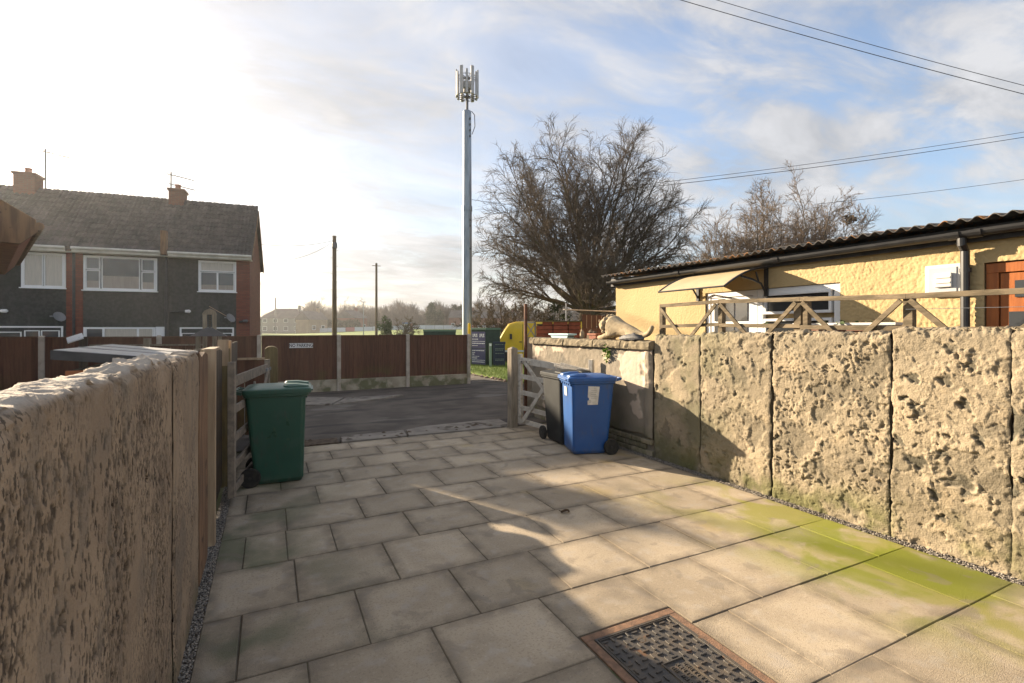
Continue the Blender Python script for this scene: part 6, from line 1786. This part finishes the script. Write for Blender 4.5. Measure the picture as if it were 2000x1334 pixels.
far_house('grey gabled house at left of the far houses beside terrace', 500, 125, 6.5, 9, 5.0, 7.2, 'far_grey', R(88), wins=2)
far_house('grey hall with steep roof and tall flue across the field', 548, 150, 15, 9, 5.8, 9.4, 'far_grey', 0, 'far_roof', 4, True, True)
far_house('low pale terrace between the hall and buff gable', 585, 155, 10, 8, 5.0, 7.4, 'far_grey', 0, 'far_roof', 4)
far_house('buff brick house with gable end facing the field', 622, 150, 8, 7, 5.0, 8.0, 'far_buff', R(62), 'far_roof', 2)
far_house('red brick house right of the stout telegraph pole', 705, 165, 8, 9, 5.4, 8.4, 'far_brick', R(70), 'far_roof', 2)
far_house('brown house with white window left of the phone mast', 902, 170, 11, 8, 5.2, 8.2, 'far_brick', R(-10), 'far_roof', 3)
far_house('brick house half hidden by scrub right of the phone mast', 975, 168, 15, 8, 5.0, 7.6, 'far_brick', R(-5), 'far_roof', 4)
x, y = far_point(538, 149); tag(MB().lathe([(.2, 0), (.18, 11.2)], 10).build('flue', 'dark_metal', loc=(x, y, 0)), 'thin tall flue rising over the grey hall roof', 'flue')
x, y = far_point(796, 120); z0 = float(terrain_z(np.array(x), np.array(y)))
t = thing('site_cabin', 'pale upright cabin with blue top on the far touchline', 'cabin', (x, y, z0), R(-26.2))
MB().bx(-1.0, .6, -.9, .9, 0, 2.05).build('box', 'cabin', t); MB().bx(-1.05, .65, -.95, .95, 2.051, 2.4).build('roof', 'ad_blue', t); MB().bx(.65, 1.05, -.5, .9, 0, 2.2).build('side_stack', 'far_brick', t)
for (px, d, h, lab) in ((710, 70, 5.6, 'thin pale floodlight post left of the green shrub'), (507, 110, 4.2, 'thin lamp post by the left far houses'), (577, 130, 3.2, 'short lamp post before the grey hall')):
    x, y = far_point(px, d); t = thing('lamp_post', lab, 'lamp post', (x, y, -.1), 0, 'thin posts on the field')
    MB().lathe([(.07, 0), (.05, h)], 6).build('pole', 'metal_grey', t); MB().bar((-.35, 0, h), (.35, 0, h), .12, .08).build('lamp_head', 'metal_grey', t)


def treeline():
    """a far wood of bare crowns that reads as one mass: twig fans and trunks in one mesh"""
    rng = np.random.RandomState(77); Ps = []; Rr = []
    V_all = []; Q_all = []; o = 0
    for px in np.arange(470, 1500, 9.0):
        d = rng.uniform(178, 235); x, y = far_point(px + rng.uniform(-8, 8), d); z0 = float(terrain_z(np.array(x), np.array(y)))
        H_ = rng.uniform(8.5, 13.5) * (1.0 if px > 560 else .75); W_ = H_ * rng.uniform(.3, .45); n = 360
        th = rng.rand(n) * 6.28; el = np.arccos(rng.uniform(-.35, 1, n)); rr = rng.uniform(.25, 1, n) ** .6
        tip = np.stack([W_ * rr * np.sin(el) * np.cos(th), W_ * rr * np.sin(el) * np.sin(th), H_ * .55 + H_ * .45 * rr * np.cos(el)], -1)
        base = tip * np.array([.6, .6, .82]) ; base[:, 2] = np.maximum(base[:, 2], 1)
        mid = (tip + base) / 2 + rng.normal(0, .25, (n, 3))
        P = np.stack([base, mid, tip], 1) + np.array([x, y, z0]); V, Q = tube_batch(P, np.array([[.09, .06, .03]]) * rng.uniform(.6, 1.3, (n, 1)), 3)
        V_all.append(V); Q_all.append(Q + o); o += len(V)
        nl = 9; P = np.stack([np.zeros((nl, 3)), tip[:nl] * .5, tip[:nl]], 1) + np.array([x, y, z0]); V, Q = tube_batch(P, np.array([[.28, .14, .05]]).repeat(nl, 0), 4)
        V_all.append(V); Q_all.append(Q + o); o += len(V)
    # low undergrowth band
    n = 9000; px = rng.uniform(470, 1500, n); d = rng.uniform(172, 205, n); th = R(26.2); l = (px - 1000) / 965
    x = d * math.sin(th) + l * d * math.cos(th); y = d * math.cos(th) - l * d * math.sin(th); z = terrain_z(x, y)
    h = rng.uniform(1.5, 5.5, n); p0 = np.stack([x, y, z], -1); tip = p0 + np.stack([rng.normal(0, .8, n), rng.normal(0, .8, n), h], -1)
    V, Q = tube_batch(np.stack([p0, (p0 + tip) / 2 + rng.normal(0, .3, (n, 3)), tip], 1), np.array([[.16, .13, .05]]).repeat(n, 0), 3)
    V_all.append(V); Q_all.append(Q + o)
    tag(link('woods', np_mesh('woods', np.concatenate(V_all), np.concatenate(Q_all)), 'far_twig'), 'distant brown bare wood along the far side of the field', kind='stuff')


treeline()
gf = 'evergreens before the far wood'
for px, d, H_, W_, lab in ((842, 168, 9.5, 2.6, 'dark round evergreen left of the phone mast'), (858, 172, 7.0, 2.6, 'lower spreading evergreen against the far wood'), (893, 176, 9.8, 3.0, 'dark evergreen directly beside the phone mast'), (640, 160, 3.6, 3.0, 'low dark hedge shrub before the buff gable'), (668, 160, 3.4, 3.4, 'low dark hedge shrub right of the stout pole'), (690, 162, 3.4, 3.0, 'low hedge shrub before the red brick house')):
    x, y = far_point(px, d); leafy(lab, (x, y, float(terrain_z(np.array(x), np.array(y)))), H_, W_, 2200, .32, 'evergreen', int(px), group=gf)
x, y = far_point(699, 175)
bare_tree('slim poplar like bare tree standing over the far roofs', (x, y, 0), 91, H=15.5, W_=1.5, stems=8, l1=9, l2=6, l3=3, trunk_h=2, trunk_r=.25, twig_mat='far_twig', droop=0, twig_r=.03, spread=(2, 18), name='poplar_tree')
for (px, d, H_, W_, s_, lab) in ((625, 160, 12.5, 4.2, 92, 'round bare crown left of the stout telegraph pole'), (676, 170, 12.8, 4.4, 93, 'round bare crown right of the stout telegraph pole'), (600, 172, 10.8, 4.0, 94, 'pale bare crown over the low far terrace')):
    x, y = far_point(px, d)
    bare_tree(lab, (x, y, 0), s_, H=H_, W_=W_, stems=12, l1=9, l2=6, l3=4, trunk_h=2, trunk_r=.3, twig_mat='far_twig', droop=.03, twig_r=.03, group='bare trees across the field', spread=(4, 65))


# ------------------------------------------------------------------ thin winter haze, sky outside it
hz = bpy.data.materials.new('haze'); hz.use_nodes = True
for n_ in list(hz.node_tree.nodes): hz.node_tree.nodes.remove(n_)
pv = hz.node_tree.nodes.new('ShaderNodeVolumePrincipled'); ov = hz.node_tree.nodes.new('ShaderNodeOutputMaterial')
pv.inputs['Color'].default_value = (0.97, 0.97, 0.98, 1); pv.inputs['Density'].default_value = 0.00048; pv.inputs['Anisotropy'].default_value = 0.68
hz.node_tree.links.new(pv.outputs[0], ov.inputs['Volume'])
tag(MB().bx(-340, 340, -340, 340, -1.3, 22).build('haze', hz), 'thin pale winter haze filling the air', kind='stuff')
